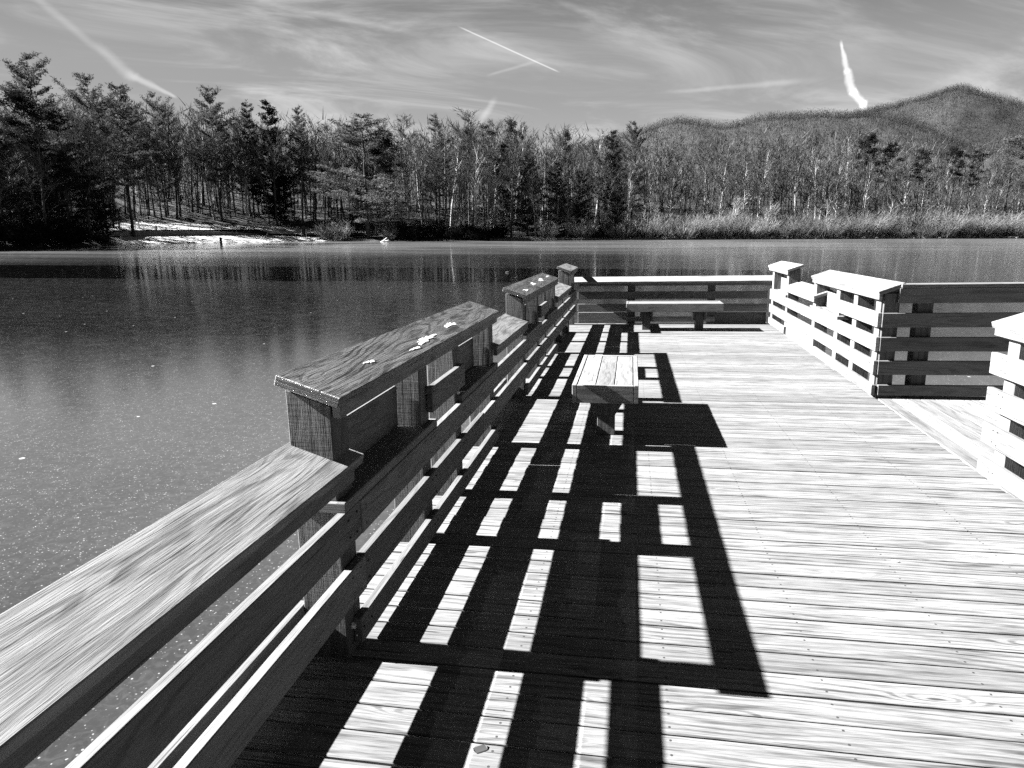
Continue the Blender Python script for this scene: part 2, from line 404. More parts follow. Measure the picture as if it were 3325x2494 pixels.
# ------------------------------------------------------------------ benches
def bench(name, base, length, alongx, legs, label, top=.52, width=.56, h=.157):
    p = empty(name, base, label, 'bench', 'low plank benches on the deck', M)
    def f(a, b, c): return (a, b, c) if not alongx else (b, a, c)
    def bx(nm, mat, a0, a1, b0, b1, c0, c1, **k):      # a across, b along
        mb_ = MB(); mb_.box(a0, a1, b0, b1, c0, c1, f=f, **k); return mb_.build(nm, mat, p)
    hw = width/2; hl = length/2
    bx('side_rail', W_pale, -hw, -hw+.04, -hl, hl, top-h, top); bx('side_rail', W_pale, hw-.04, hw, -hl, hl, top-h, top+.001)
    bx('end_rail', W_pale, -hw+.042, hw-.042, -hl, -hl+.04, top-h-.001, top-.002); bx('end_rail', W_pale, -hw+.042, hw-.042, hl-.04, hl, top-h-.001, top-.002)
    iw = (width-.084-.012)/3
    for k in range(3):
        a = -hw+.045+k*(iw+.003)
        bx('seat_board', W_pale, a, a+iw-.002, -hl+.043, hl-.043, top-.044, top-.004-.002*k)
    for b0 in legs:
        lg = bx('leg', W_post, -.078, .078, b0, b0+.155, 0, top-.05)
        for q in (-.042, .157):
            mb_ = MB(); zt, zb = top-h+.10, top-h-.17
            pts = []
            for i in range(8):
                up = (i >> 2) & 1; a = ((-.08, .08), (-.24, .24))[up][i & 1]; b_ = (b0+q, b0+q+.04)[(i >> 1) & 1]
                pts.append(f(a, b_, (zb, zt)[up]))
            mb_.prism(pts); mb_.build('brace', W_post, p)
    return p
bench('wooden_bench', (-.2035, 6.505, 0), 1.57, False, (-.485, .33), 'bench of three boards standing beside the left railing, nearer one')
bench('wooden_bench', (.805, 13.46, 0), 1.78, True, (-.586, .404), 'farther bench standing before the far railing, seen from its side', top=.525)

# ice patches on the dark cap
def ice_patch(s, t, ls, lt, rail, zi, label, seed):
    r = random.Random(seed); bm = bmesh.new(); n = 72; ring = []; ring2 = []
    for k in range(n):
        a = 2*PI*k/n; rr = 1+.28*math.sin(2*a+seed)+.22*math.sin(3*a+seed*2)+.12*math.sin(7*a+seed)+.10*math.sin(11*a+seed*3)+r.uniform(-.09, .09)
        for lst, q, hgt in ((ring, 1., .0008), (ring2, .8, .0028)):
            ss = s+ls*rr*q*math.cos(a); tt = t+lt*rr*q*math.sin(a)
            lst.append(bm.verts.new(Vector(rail.fr(ss, tt, zi+TI*(tt+.017)+hgt))))
    for k in range(n): bm.faces.new((ring[k], ring[(k+1) % n], ring2[(k+1) % n], ring2[k]))
    bm.faces.new(ring2)
    bmesh.ops.recalc_face_normals(bm, faces=bm.faces)
    me = bpy.data.meshes.new('ice_patch'); bm.to_mesh(me); bm.free()
    o = link('ice_patch', me, M_snow); o.matrix_world = M; tag(o, label, 'ice', 'patches of ice on the railing caps'); return o
ice_patch(3.83, .062, .15, .026, L, ZH, 'largest ragged white ice patch, in the middle of the nearer dark cap board', 1)
ice_patch(3.55, .035, .07, .012, L, ZH, 'thin streak of ice just nearer the viewer than the largest ice patch', 9)
ice_patch(4.47, .085, .10, .026, L, ZH, 'second white ice patch, farther along the nearer dark cap board', 2)
ice_patch(3.02, .09, .05, .012, L, ZH, 'small pale frosty spot near the front end of the nearer dark cap board', 3)
ice_patch(7.75, .06, .12, .02, L, ZH+.003, 'small ice patch at the front of the second dark cap board', 4)
ice_patch(8.65, .10, .16, .026, L, ZH+.003, 'ice patch halfway along the second dark cap board', 5)
ice_patch(9.45, .11, .2, .03, L, ZH+.003, 'ice patch on the far half of the second dark cap board', 6)
ice_patch(10.3, .12, .14, .02, L, ZH+.003, 'ice patch at the far end of the second dark cap board', 8)

def chip(x, y, l, w_, rz, label, mat, name, cat):
    bm = bmesh.new(); n = 8
    top = [bm.verts.new((l*math.cos(2*PI*k/n)*(1 if k % 2 else .85), w_*math.sin(2*PI*k/n), .004+.004*math.cos(4*PI*k/n))) for k in range(n)]
    bot = [bm.verts.new((v.co.x*.9, v.co.y*.9, .0015)) for v in top]
    bm.faces.new(top); bm.faces.new(bot[::-1])
    for k in range(n): bm.faces.new((top[k], bot[k], bot[(k+1) % n], top[(k+1) % n]))
    bmesh.ops.recalc_face_normals(bm, faces=bm.faces); me = bpy.data.meshes.new(name); bm.to_mesh(me); bm.free()
    o = link(name, me, mat); o.matrix_world = M @ Matrix.Translation((x, y, 0)) @ Matrix.Rotation(rz, 4, 'Z'); tag(o, label, cat)
chip(1.43, 3.72, .022, .008, -.5, 'small pale wood chip lying on the sunlit deck', M_white, 'wood_chip', 'chip')
chip(-.49, 2.02, .03, .02, .6, 'curled dark leaf in the shadow gap nearest the viewer', M_dark, 'dead_leaf', 'leaf')
# ------------------------------------------------------------------ shoreline and terrain
SH = [(-900, 575), (-300, 556), (0, 541), (150, 535), (240, 530.5), (300, 527.5), (450, 525), (650, 521), (800, 520.2), (1100, 519.5), (1240, 518.8), (1500, 517.3), (1800, 516), (2212, 514.5), (2600, 513.5), (3400, 513)]
def shore_r(x):
    y = float(np.interp(x, [a for a, _ in SH], [b for _, b in SH])); px, py = on_ice(x, y); return math.hypot(px, py)
def beachness(x): return float(np.interp(x, [235, 262, 560, 700], [0, 1, 1, 0]))
def ground_z(x, d):
    if d < 0: return max(-1.2, d*.25)-.02
    n = float(np.interp(d, [0, 2, 12, 60, 150, 400], [.0, .5, 1.8, 12, 32, 40]))
    b = float(np.interp(d, [0, 10, 10.6, 27, 60, 150, 400], [.02, 1.42, 2.35, 4.15, 12, 32, 40]))
    k = beachness(x); return n*(1-k)+b*k-.02
xs = list(np.arange(-900, 3401, 20)); ds = [-6, -3, -1, -.2, .3, 1, 2, 3.5, 5, 7, 9, 10, 10.6, 12, 15, 19, 23, 27, 33, 40, 50, 60, 80, 100, 130, 160, 220, 300, 400]
V = []; Fc = []
for x in xs:
    r0 = shore_r(x)
    for d in ds:
        px, py = polar(x, r0+d); V.append((px, py, ground_z(x, d)+random.uniform(-.08, .08)*(d > 11)))
nd = len(ds)
for i in range(len(xs)-1):
    for j in range(nd-1): a = i*nd+j; Fc.append((a, a+nd, a+nd+1, a+1))
me = bpy.data.meshes.new('ground'); me.from_pydata(V, [], Fc); me.update()
tag(link('ground', me, M_ground), 'wooded slope behind the lake', kind='structure')
def patch(name, x0, x1, d0, d1, lift, mat, nx=60, ny=14, edge=None):
    V = []; Fc = []
    for i in range(nx+1):
        x = x0+(x1-x0)*i/nx; r0 = shore_r(x)
        for j in range(ny+1):
            a, b = (d0(x), d1(x)); d = a+(b-a)*j/ny
            px, py = polar(x, r0+d); V.append((px, py, ground_z(x, d)+lift+random.uniform(0, .05)))
    for i in range(nx):
        for j in range(ny): q = i*(ny+1)+j; Fc.append((q, q+ny+1, q+ny+2, q+1))
    me = bpy.data.meshes.new(name); me.from_pydata(V, [], Fc); me.update()
    return tag(link(name, me, mat), kind='structure')
patch('beach', 246, 735, lambda x: -.6, lambda x: float(np.interp(x, [246, 280, 540, 640, 735], [8, 10, 9.6, 6, 1.2])), .10, M_sand)
patch('lawn', 236, 800, lambda x: float(np.interp(x, [236, 540, 640, 800], [11.5, 11.5, 8, 6])), lambda x: float(np.interp(x, [236, 420, 520, 800], [30, 24, 19, 13])), .26, M_lawn)
# ice surface
me = bpy.data.meshes.new('ice')
me.from_pydata([(-900, -60, 0), (900, -60, 0), (900, 900, 0), (-900, 900, 0)], [], [(0, 1, 2, 3)]); me.update()
mi, nt, b = newmat('lake_ice')
tc = N(nt, 'ShaderNodeTexCoord').outputs['Object']
sp = N(nt, 'ShaderNodeSeparateXYZ', ins={0: tc}); X, Y = sp.outputs[0], sp.outputs[1]
big = noise(nt, vec(nt, mth(nt, 'MULTIPLY', X, .03), mth(nt, 'MULTIPLY', Y, .11), 0.), 1., 4., .55)
med = noise(nt, tc, 1.7, 4., .65)
fine = noise(nt, tc, 26., 3., .7)
crink = noise(nt, tc, 9., 4., .7, 1.2)
# a smoother, darker strip across the ice
edge = mth(nt, 'MULTIPLY', mth(nt, 'SUBTRACT', noise(nt, vec(nt, mth(nt, 'MULTIPLY', X, .12), 0., 0.), 1., 3.), .5), 3.)
yy = mth(nt, 'ADD', Y, mth(nt, 'ADD', edge, mth(nt, 'MULTIPLY', X, -.02)))
strip = mth(nt, 'MULTIPLY', smooth(nt, yy, 39.8, 40.2), smooth(nt, yy, 54.3, 53.9))
strip = mth(nt, 'MULTIPLY', strip, smooth(nt, X, 22., 6.))
vo = N(nt, 'ShaderNodeTexVoronoi', feature='F1', ins={'Vector': tc, 'Scale': 33.})
cr = N(nt, 'ShaderNodeSeparateColor', ins={0: vo.outputs['Color']}).outputs[0]
flk = mth(nt, 'MULTIPLY', smooth(nt, mth(nt, 'SUBTRACT', vo.outputs['Distance'], mth(nt, 'MULTIPLY', cr, .22)), .10, .0), mth(nt, 'MULTIPLY', mth(nt, 'GREATER_THAN', cr, .5), smooth(nt, crink, .38, .6)))
vo2 = N(nt, 'ShaderNodeTexVoronoi', feature='F1', ins={'Vector': tc, 'Scale': 1.1})
cr2 = N(nt, 'ShaderNodeSeparateColor', ins={0: vo2.outputs['Color']}).outputs[0]
flk2 = mth(nt, 'MULTIPLY', smooth(nt, vo2.outputs['Distance'], .05, .03), mth(nt, 'GREATER_THAN', cr2, .6))
near_ = smooth(nt, Y, 20., 9.)  # paler near the deck: sky reflection put into the colour, plus real frost
frost_sheen = mth(nt, 'ADD', .0012, mth(nt, 'MULTIPLY', smooth(nt, crink, .42, .66), mth(nt, 'ADD', .004, mth(nt, 'MULTIPLY', near_, .008))))
frost_sheen = mth(nt, 'ADD', frost_sheen, mth(nt, 'MULTIPLY', smooth(nt, big, .42, .68), .003))
frost_sheen = mth(nt, 'ADD', frost_sheen, mth(nt, 'MULTIPLY', smooth(nt, fine, .5, .8), .005))
frost_sheen = mth(nt, 'ADD', frost_sheen, mth(nt, 'MULTIPLY', near_, .020))
frost_sheen = mth(nt, 'ADD', frost_sheen, mth(nt, 'MULTIPLY', smooth(nt, mth(nt, 'SUBTRACT', X, mth(nt, 'MULTIPLY', Y, -.05)), -6., 22.), .016))
frost_sheen = mth(nt, 'ADD', frost_sheen, mth(nt, 'MULTIPLY', smooth(nt, mth(nt, 'SUBTRACT', Y, mth(nt, 'MULTIPLY', X, .35)), 66., 128.), mth(nt, 'MULTIPLY', smooth(nt, big, .35, .6, .4, 1.), .11)))
frost_sheen = mth(nt, 'ADD', frost_sheen, mth(nt, 'MULTIPLY', flk, .17))
frost_sheen = mth(nt, 'ADD', frost_sheen, mth(nt, 'MULTIPLY', flk2, .3))
frost_sheen = mth(nt, 'MULTIPLY', frost_sheen, mth(nt, 'SUBTRACT', 1., mth(nt, 'MULTIPLY', strip, .85)))
nt.links.new(grey(nt, mth(nt, 'MULTIPLY', frost_sheen, .78)), b.inputs['Base Color'])
rg = mth(nt, 'ADD', .085, mth(nt, 'MULTIPLY', smooth(nt, med, .35, .7), .06))
rg = mth(nt, 'SUBTRACT', rg, mth(nt, 'MULTIPLY', strip, .04))
nt.links.new(rg, b.inputs['Roughness']); b.inputs['IOR'].default_value = 2.9
bp = N(nt, 'ShaderNodeBump', ins={'Strength': .05, 'Distance': .02, 'Height': mth(nt, 'ADD', med, mth(nt, 'MULTIPLY', crink, .4))})
nt.links.new(bp.outputs[0], b.inputs['Normal'])
tag(link('ice', me, mi), 'frozen lake', kind='structure')

# ------------------------------------------------------------------ trees
def tri_mesh(name, V, Fa):
    V = np.asarray(V, dtype=np.float32).reshape(-1, 3)
    me = bpy.data.meshes.new(name)
    if Fa is None:
        n = len(V); me.vertices.add(n); me.vertices.foreach_set('co', V.ravel())
        me.loops.add(n); me.loops.foreach_set('vertex_index', np.arange(n, dtype=np.int32))
        me.polygons.add(n//3); me.polygons.foreach_set('loop_start', np.arange(0, n, 3, dtype=np.int32)); me.polygons.foreach_set('loop_total', np.full(n//3, 3, dtype=np.int32))
        me.update(calc_edges=True)
    else: me.from_pydata(V.tolist(), [], Fa); me.update()
    return me
class Tree:
    def __init__(s, seed): s.r = random.Random(seed); s.TV = []; s.TF = []; s.L = []
    def tube(s, pts, rad, n=5):
        rings = []
        for k, p in enumerate(pts):
            p = Vector(p); q = Vector(pts[min(k+1, len(pts)-1)])-Vector(pts[max(k-1, 0)])
            q = q.normalized() if q.length > 1e-6 else Vector((0, 0, 1))
            a = q.cross(Vector((.3, .9, .1))).normalized(); b_ = q.cross(a)
            base = len(s.TV)
            for j in range(n):
                an = 2*PI*j/n; s.TV.append(tuple(p+(a*math.cos(an)+b_*math.sin(an))*rad[k]))
            rings.append(base)
        for a, b_ in zip(rings[:-1], rings[1:]):
            for j in range(n): s.TF.append((a+j, a+(j+1) % n, b_+(j+1) % n, b_+j))
    def sliver(s, p, q, w):
        d = q-p; a = d.cross(Vector((s.r.uniform(-1, 1), s.r.uniform(-1, 1), s.r.uniform(-1, 1))))
        if a.length < 1e-6: return
        a = a.normalized()*w; s.L += [p-a, p+a, q]
    def wander(s, p, d, L, n, bend):
        pts = [Vector(p)]; d = Vector(d).normalized()
        for k in range(n):
            d = (d+Vector((s.r.uniform(-1, 1), s.r.uniform(-1, 1), s.r.uniform(-.6, 1)))*bend).normalized(); pts.append(pts[-1]+d*L/n)
        return pts
    def out(s, name):
        t = tri_mesh(name+'_trunk', s.TV, s.TF); c = tri_mesh(name+'_crown', [v[:] for v in s.L], None); return t, c
def bare_tree(seed, H=20., spread=.26, low=.38, fork=False, dens=1.):
    s = Tree(seed); r = s.r
    trunks = []
    n = 9
    tp = [Vector((0, 0, -.6))]; d = Vector((r.uniform(-.05, .05), r.uniform(-.05, .05), 1))
    for k in range(n): d = (d+Vector((r.uniform(-1, 1), r.uniform(-1, 1), 0))*.05).normalized(); tp.append(tp[-1]+d*(H*.93)/n)
    R0 = H*.0095+.02
    s.tube(tp, [R0*(1.25 if k == 0 else (1-k/(n+1))**.8) for k in range(n+1)], 6)
    trunks.append(tp)
    nl = int(24*dens)
    for k in range(nl):
        f = low+(1-low)*(k+r.random()*.8)/nl; i = min(int(f*n), n-1); p = tp[i].lerp(tp[i+1], f*n-i)
        az = r.uniform(0, 2*PI); up = r.uniform(.5, 1.5)+f*.6
        L = H*spread*(1.25-f*.75)*r.uniform(.6, 1.15)
        pts = s.wander(p, (math.cos(az), math.sin(az), up), L, 4, .16)
        s.tube(pts, [R0*(1-f)*.42+.035, R0*(1-f)*.3+.025, .03, .02, .01], 3)
        for q in range(int(9*dens)):
            g = .2+.8*r.random(); a = min(int(g*4), 3); pp = pts[a].lerp(pts[a+1], g*4-a)
            az2 = az+r.uniform(-1.3, 1.3); d2 = Vector((math.cos(az2), math.sin(az2), r.uniform(.2, 1.6))).normalized()
            L2 = L*.38*r.uniform(.5, 1.2); e = pp+d2*L2; s.sliver(pp, e, .034)
            for w in range(6):
                h_ = r.random(); p3 = pp.lerp(e, h_); d3 = (d2+Vector((r.uniform(-1, 1), r.uniform(-1, 1), r.uniform(-.4, 1)))*.8).normalized()
                L3 = L2*.5*r.uniform(.5, 1.2)+.25; e3 = p3+d3*L3; s.sliver(p3, e3, .024)
                e4 = p3.lerp(e3, .5)+(d3+Vector((r.uniform(-1, 1), r.uniform(-1, 1), r.uniform(0, 1)))*.7).normalized()*L3*.5; s.sliver(p3.lerp(e3, .4), e4, .014)
    return s.out('bare_tree')
def tuft(s, p, n, rad, size, flat=.5):
    r = s.r
    for _ in range(n):
        c = p+Vector((r.gauss(0, rad), r.gauss(0, rad), r.gauss(0, rad*flat)))
        a = Vector((r.uniform(-1, 1), r.uniform(-1, 1), r.uniform(-.3, .9))).normalized()*size*r.uniform(.6, 1.3)
        b_ = a.cross(Vector((r.uniform(-1, 1), r.uniform(-1, 1), r.uniform(-1, 1)))).normalized()*size*.22
        s.L += [c-b_, c+b_, c+a]
def white_pine(seed, H=25., low=.22, wid=.2, dens=1.5, open_top=False):
    s = Tree(seed); r = s.r; n = 10
    tp = [Vector((r.uniform(-.1, .1)*k*.15, r.uniform(-.1, .1)*k*.15, H*k/n-.5*(k == 0))) for k in range(n+1)]
    R0 = H*.011; s.tube(tp, [R0*(1-k/(n+.6)) for k in range(n+1)], 6)
    z = low*H
    while z < H*.985:
        f = (z/H-low)/(1-low); i = min(int(z/H*n), n-1); p = tp[i].lerp(tp[i+1], z/H*n-i)
        if r.random() < .10: z += H*.03; continue
        prof = min(1, .6+f*2)*(1-f)**.55*1.2+.06
        L0 = H*wid*prof
        for k in range(r.choice((4, 5, 6))):
            az = r.uniform(0, 2*PI); L = L0*r.uniform(.4, 1.35); up = .05+.55*f+r.uniform(-.1, .15)
            if r.random() < .12: L *= 1.3
            pts = [p]; d = Vector((math.cos(az), math.sin(az), up-.12)).normalized()
            for q in range(4): d = (d+Vector((r.uniform(-.1, .1), r.uniform(-.1, .1), .10))).normalized(); pts.append(pts[-1]+d*L/4)
            s.tube(pts, [.07*(1-f)+.03, .05, .035, .025, .01], 3)
            m = max(3, int(L*3.2*dens))
            for q in range(m):
                g = .25+.75*(q+r.random())/m; a = min(int(g*4), 3); pp = pts[a].lerp(pts[a+1], g*4-a)
                side = Vector((-math.sin(az), math.cos(az), 0))*r.uniform(-1, 1)*L*.20*(1.2-g)
                tuft(s, pp+side+Vector((0, 0, r.uniform(0, .15))), 8, .17+.015*L, .36, .45)
        z += H*(.030+.012*r.random())*(1.15 if f > .7 else 1)
    tuft(s, Vector((tp[-1].x, tp[-1].y, H*.985)), 12, .15, .45, 1.5)
    return s.out('pine')
def clump_pine(seed, H=22., low=.55, wid=.17, n_l=18):
    s = Tree(seed); r = s.r; n = 9
    tp = [Vector((r.uniform(-.3, .3)*k/n, r.uniform(-.3, .3)*k/n, H*.97*k/n-.5*(k == 0))) for k in range(n+1)]
    s.tube(tp, [H*.0085*(1-k/(n+.8)) for k in range(n+1)], 6)
    for k in range(int(n_l*.3)):    # dead stubs
        f = r.uniform(.25, low); p = Vector((0, 0, H*f)); az = r.uniform(0, 2*PI); e = p+Vector((math.cos(az), math.sin(az), .1))*r.uniform(.8, 2.2); s.tube([p, e], [.05, .01], 3)
    for k in range(n_l):
        f = low+(1-low)*(k+r.random())/n_l; i = min(int(f*.97*n), n-1); p = tp[i].lerp(tp[i+1], f*.97*n-i)
        g = (f-low)/(1-low); L = H*wid*(math.sin(PI*min(1, .25+.72*g))**.7)*r.uniform(.55, 1.1)
        az = k*2.4+r.uniform(-.5, .5); pts = s.wander(p, (math.cos(az), math.sin(az), .35+g*.5), L, 3, .15)
        s.tube(pts, [.09, .06, .04, .02], 3)
        for q in range(7):
            g2 = r.uniform(.45, 1.05); a = min(int(min(g2, .99)*3), 2); c = pts[a].lerp(pts[a+1], g2*3-a)+Vector((r.gauss(0, .35), r.gauss(0, .35), r.gauss(0, .2)))
            tuft(s, c, 34, .36, .36, .55)
    tuft(s, tp[-1], 60, .5, .36, .6)
    return s.out('pine')
def shrub(seed, H=4., W=2.4, n=150, mat='stems'):
    s = Tree(seed); r = s.r
    for k in range(n):
        a = r.uniform(0, 2*PI); q = math.sqrt(r.random())*W*.35; p = Vector((math.cos(a)*q, math.sin(a)*q, -.15))
        a2 = a+r.uniform(-.8, .8); sp = r.uniform(.05, .75); d = Vector((math.cos(a2)*sp, math.sin(a2)*sp, 1)).normalized()
        L = H*r.uniform(.55, 1.08)*(1-.25*sp); e = p+d*L; s.sliver(p, e, .03)
        for w in range(7):
            h_ = r.uniform(.25, .95); p3 = p.lerp(e, h_); d3 = (d+Vector((r.uniform(-1, 1), r.uniform(-1, 1), r.uniform(-.2, .8)))*.75).normalized()
            L3 = L*.26*r.uniform(.5, 1.3); e3 = p3+d3*L3; s.sliver(p3, e3, .017)
            s.sliver(p3.lerp(e3, .5), p3.lerp(e3, .5)+(d3+Vector((r.uniform(-1, 1), r.uniform(-1, 1), .3))*.8).normalized()*L3*.5, .013)
    for k in range(5):
        a = r.uniform(0, 2*PI); s.tube([Vector((0, 0, -.2)), Vector((math.cos(a)*.3, math.sin(a)*.3, H*.45))], [.06, .02], 3)
    return s.out('shrub')
def evergreen_shrub(seed, H=3., W=2.6, n=1500):
    s = Tree(seed); r = s.r
    for k in range(9):
        a = r.uniform(0, 2*PI); q = r.uniform(0, W*.6); hh = H*r.uniform(.45, .9)*(1-.25*q/W)
        c = Vector((math.cos(a)*q, math.sin(a)*q, hh*.62)); s.tube([Vector((0, 0, -.2)), c], [.07, .03], 3)
        for _ in range(n//9):
            v = Vector((r.gauss(0, 1), r.gauss(0, 1), r.gauss(0, 1))).normalized()*r.uniform(.55, 1.05)
            p = c+Vector((v.x*W*.42, v.y*W*.42, v.z*hh*.5)); p.z = max(.02, p.z)
            a_ = Vector((r.uniform(-1, 1), r.uniform(-1, 1), r.uniform(-.8, .4))).normalized()*.2; b_ = a_.cross(v).normalized()*.07 if a_.cross(v).length > 1e-4 else Vector((.07, 0, 0))
            s.L += [p-b_, p+b_, p+a_]
    return s.out('shrub')
def thing_mesh(name, tc_, tmat, cmat):
    t, c = tc_
    if not t.materials: t.materials.append(tmat)
    if not c.materials: c.materials.append(cmat)
    return name, t, c
PB = [(bare_tree(100+i, 20, random.uniform(.2, .3), random.uniform(.28, .5)), 20.) for i in range(8)]
PBs = [(bare_tree(150+i, 12, .34, .18, dens=.8), 12.) for i in range(4)]
PW = [(white_pine(200+i, 25, [.15, .25, .35, .1, .3, .2][i], [.17, .24, .18, .26, .21, .15][i]), 25.) for i in range(6)]
PWd = [(white_pine(230+i, 18, .05, .2), 18.) for i in range(2)]
PC = [(clump_pine(300+i, 22, [.55, .62, .5][i], [.15, .13, .18][i]), 22.) for i in range(3)]
PS = [(shrub(400+i, 4., 2.6, 130), 4.) for i in range(4)]
PE = [(evergreen_shrub(500+i, 3., 2.6), 3.) for i in range(3)]
mats = {}
def dupmat(proto, tmat, cmat, key):
    k = (id(proto), key)
    if k not in mats:
        (t, c), H = proto; t = t.copy(); c = c.copy(); t.materials.clear(); c.materials.clear(); t.materials.append(tmat); c.materials.append(cmat); mats[k] = (t, c, H)
    return mats[k]
def plant(name, proto, tmat, cmat, key, x, d, h=None, ytop=None, label='', cat='tree', group=None, wx=1., lean=0., crown='crown', trunk='trunk', sink=0.):
    t, c, H = dupmat(proto, tmat, cmat, key)
    xt = x
    if ytop is not None: x = x+(1122-x)*(490-ytop)/(7266-ytop)
    r = shore_r(x)+d; px, py = polar(x, r); z = ground_z(x, d)-sink
    if ytop is not None: h = max(1.5, HC+elev(xt, ytop)*r-z)
    sc = h/H
    o = bpy.data.objects.new(name, None); C.objects.link(o); o.empty_display_size = .3
    o.location = (px, py, z); o.rotation_euler = (random.uniform(-.02, .02), lean, random.uniform(0, 2*PI)); o.scale = (sc*wx, sc*wx, sc)
    tag(o, label, cat, group)
    for nm, me in ((trunk, t), (crown, c)):
        q = bpy.data.objects.new(nm, me); C.objects.link(q); q.parent = o
    return o
# named evergreens along the skyline: (x, top y, set back, kind, width, label)
EV = [
 (58, 118, 12, 'w', 1.0, 'tallest white pine, open pointed top, standing at the far left above all others'),
 (35, 190, 6, 'c', 1.25, 'dark round-topped pine in front of the tallest white pine at the far left'),
 (-60, 170, 10, 'w', 1.1, 'dark pine cut by the left edge of the picture'),
 (115, 235, 4, 'w', 1.15, 'drooping dark pine just right of the dark round-topped one at far left'),
 (186, 166, 10, 'w', .95, 'tall white pine with a broad bushy top, second from the left on the skyline'),
 (248, 184, 9, 'w', 1.15, 'wide white pine beside the second tall one, above the left end of the beach'),
 (330, 205, 34, 'w', .8, 'slender pine between the wide pine and the spiky one above the beach'),
 (452, 187, 30, 'w', .95, 'spiky-topped white pine standing alone above the middle of the beach'),
 (528, 216, 33, 'w', .9, 'pointed pine left of the dark leaning pine above the beach'),
 (575, 222, 32, 'd', 1.1, 'very dark dense pine at the right end of the group above the beach'),
 (598, 330, 29, 'd', 1.0, 'short dark pine below the very dark dense pine'),
 (645, 232, 30, 'w', .8, 'small pointed pine on the skyline right of the beach'),
 (783, 248, 3, 'w', 1.75, 'broad sunlit white pine reaching down to the water left of the centre'),
 (826, 278, 3, 'c', 1.3, 'dark pine touching the right side of the broad sunlit white pine'),
 (765, 455, 4, 'd', 1.5, 'low spreading evergreen at the foot of the broad sunlit white pine'),
 (938, 248, 34, 'w', 1.2, 'pine with a wide open fan-shaped top, behind the wood left of centre'),
 (1010, 268, 14, 'c', 1.0, 'first of three clump-topped pines in the middle of the far shore'),
 (1052, 262, 18, 'c', 1.0, 'second of three clump-topped pines in the middle of the far shore'),
 (1103, 250, 22, 'c', .8, 'tallest and rightmost of three clump-topped pines in the middle'),
 (1085, 315, 16, 'd', 1.0, 'dark pine crown between the clump-topped pines'),
 (1140, 332, 8, 'd', 1.0, 'dark cone-shaped evergreen in the lower wood right of centre'),
 (1205, 352, 8, 'd', 1.05, 'second dark evergreen in the lower wood right of centre'),
 (1222, 276, 26, 'c', .85, 'small clump-topped pine right of the tallest clump-topped one'),
 (1328, 284, 20, 'd', .9, 'dark feathery pine left of the first hill'),
 (1370, 266, 28, 'w', .8, 'pointed pine just left of the first hill'),
 (1255, 370, 10, 'd', 1.0, 'shaded evergreen among bare trunks behind the start of the reeds'),
 (1460, 330, 30, 'w', .7, 'thin pine among bare trees under the first hill'),
 (1335, 400, 7, 'd', 1.0, 'low dark evergreen behind the left end of the shoreline bushes'),
 (1882, 284, 24, 'c', 1.3, 'large dark pine in front of the mountain on the right'),
 (1925, 305, 22, 'c', 1.1, 'dark pine touching the right side of the large one before the mountain'),
 (1995, 318, 20, 'c', 1.2, 'medium dark pine between the two pine groups on the right'),
 (2060, 312, 24, 'c', 1.2, 'dark flat-topped pine in the right-hand pine group'),
 (2105, 318, 22, 'c', 1.4, 'broad flat-topped pine at the right end of the right-hand group'),
 (2195, 290, 26, 'c', 1.2, 'pine at the right edge of the picture'),
 (2280, 330, 22, 'c', 1.2, 'pine beyond the right edge')]
for i, (x, yt, d, k, wx, lab) in enumerate(EV):
    pr = {'w': PW, 'c': PC, 'd': PWd}[k]; pr = pr[(i+3) % len(pr)]
    cm = M_needle if x == 783 else M_needled if (k == 'd' or (k == 'c' and x < 900) or 'dark' in lab) else M_needle
    plant('pine_tree', pr, M_bark, cm, cm.name, x, d, ytop=yt, label=lab, wx=wx, group='pines rising from the wood on the far shore')
SK = [(-400, 190), (0, 208), (150, 215), (300, 225), (400, 232), (600, 255), (800, 262), (950, 268), (1100, 262), (1250, 285), (1400, 298), (1500, 296), (1700, 286), (1850, 292), (2000, 312), (2212, 318), (2600, 330)]
for k in range(13):
    x = -100+320*(k+random.random())/13
    plant('evergreen_tree', random.choice(PWd+PC[:1]+PW[3:4]), M_bark, (M_needled if k % 2 else M_needle), 'ml%d' % (k % 2), x, random.uniform(1.5, 14), ytop=random.uniform(270, 420), label='shaded evergreen in the dark mass at the far left shore', group='evergreens massed at the far left of the shore', wx=random.uniform(1., 1.5))
sky_y = lambda x: float(np.interp(x, [a for a, _ in SK], [b for _, b in SK]))
BT = 'grey leafless tree in the dense wood on the far shore'
def filler():
    n = 0
    for row, (d0, d1, cnt, lo, hi) in enumerate(((2.5, 7, 58, 40, 150), (8, 18, 84, 5, 90), (20, 34, 76, -5, 50), (36, 52, 60, -12, 25))):
        for k in range(cnt):
            x = -120+2420*(k+random.uniform(.1, .9))/cnt; d = random.uniform(d0, d1)
            if 235 < x < 700 and d < 30: d = random.uniform(31, 40) if x < 560 else random.uniform(18, 34)
            if row == 0 and x > 1250: d += 6
            if 715 < x < 850 and d < 20: d += 16
            yt = sky_y(x)+random.uniform(lo, hi)
            pale = random.random() < (.42 if x > 1250 and row < 2 else .22)
            plant('bare_tree', random.choice(PB), M_barkpale if pale else M_bark, M_twig, 'p' if pale else 'd', x, d, ytop=yt,
                  label=('pale-trunked' if pale else 'grey-trunked')+' leafless tree in the dense wood on the far shore', wx=random.uniform(.8, 1.25), group=('pale' if pale else 'grey')+'-trunked bare trees of the wood on the far shore', lean=random.uniform(-.06, .06))
filler()
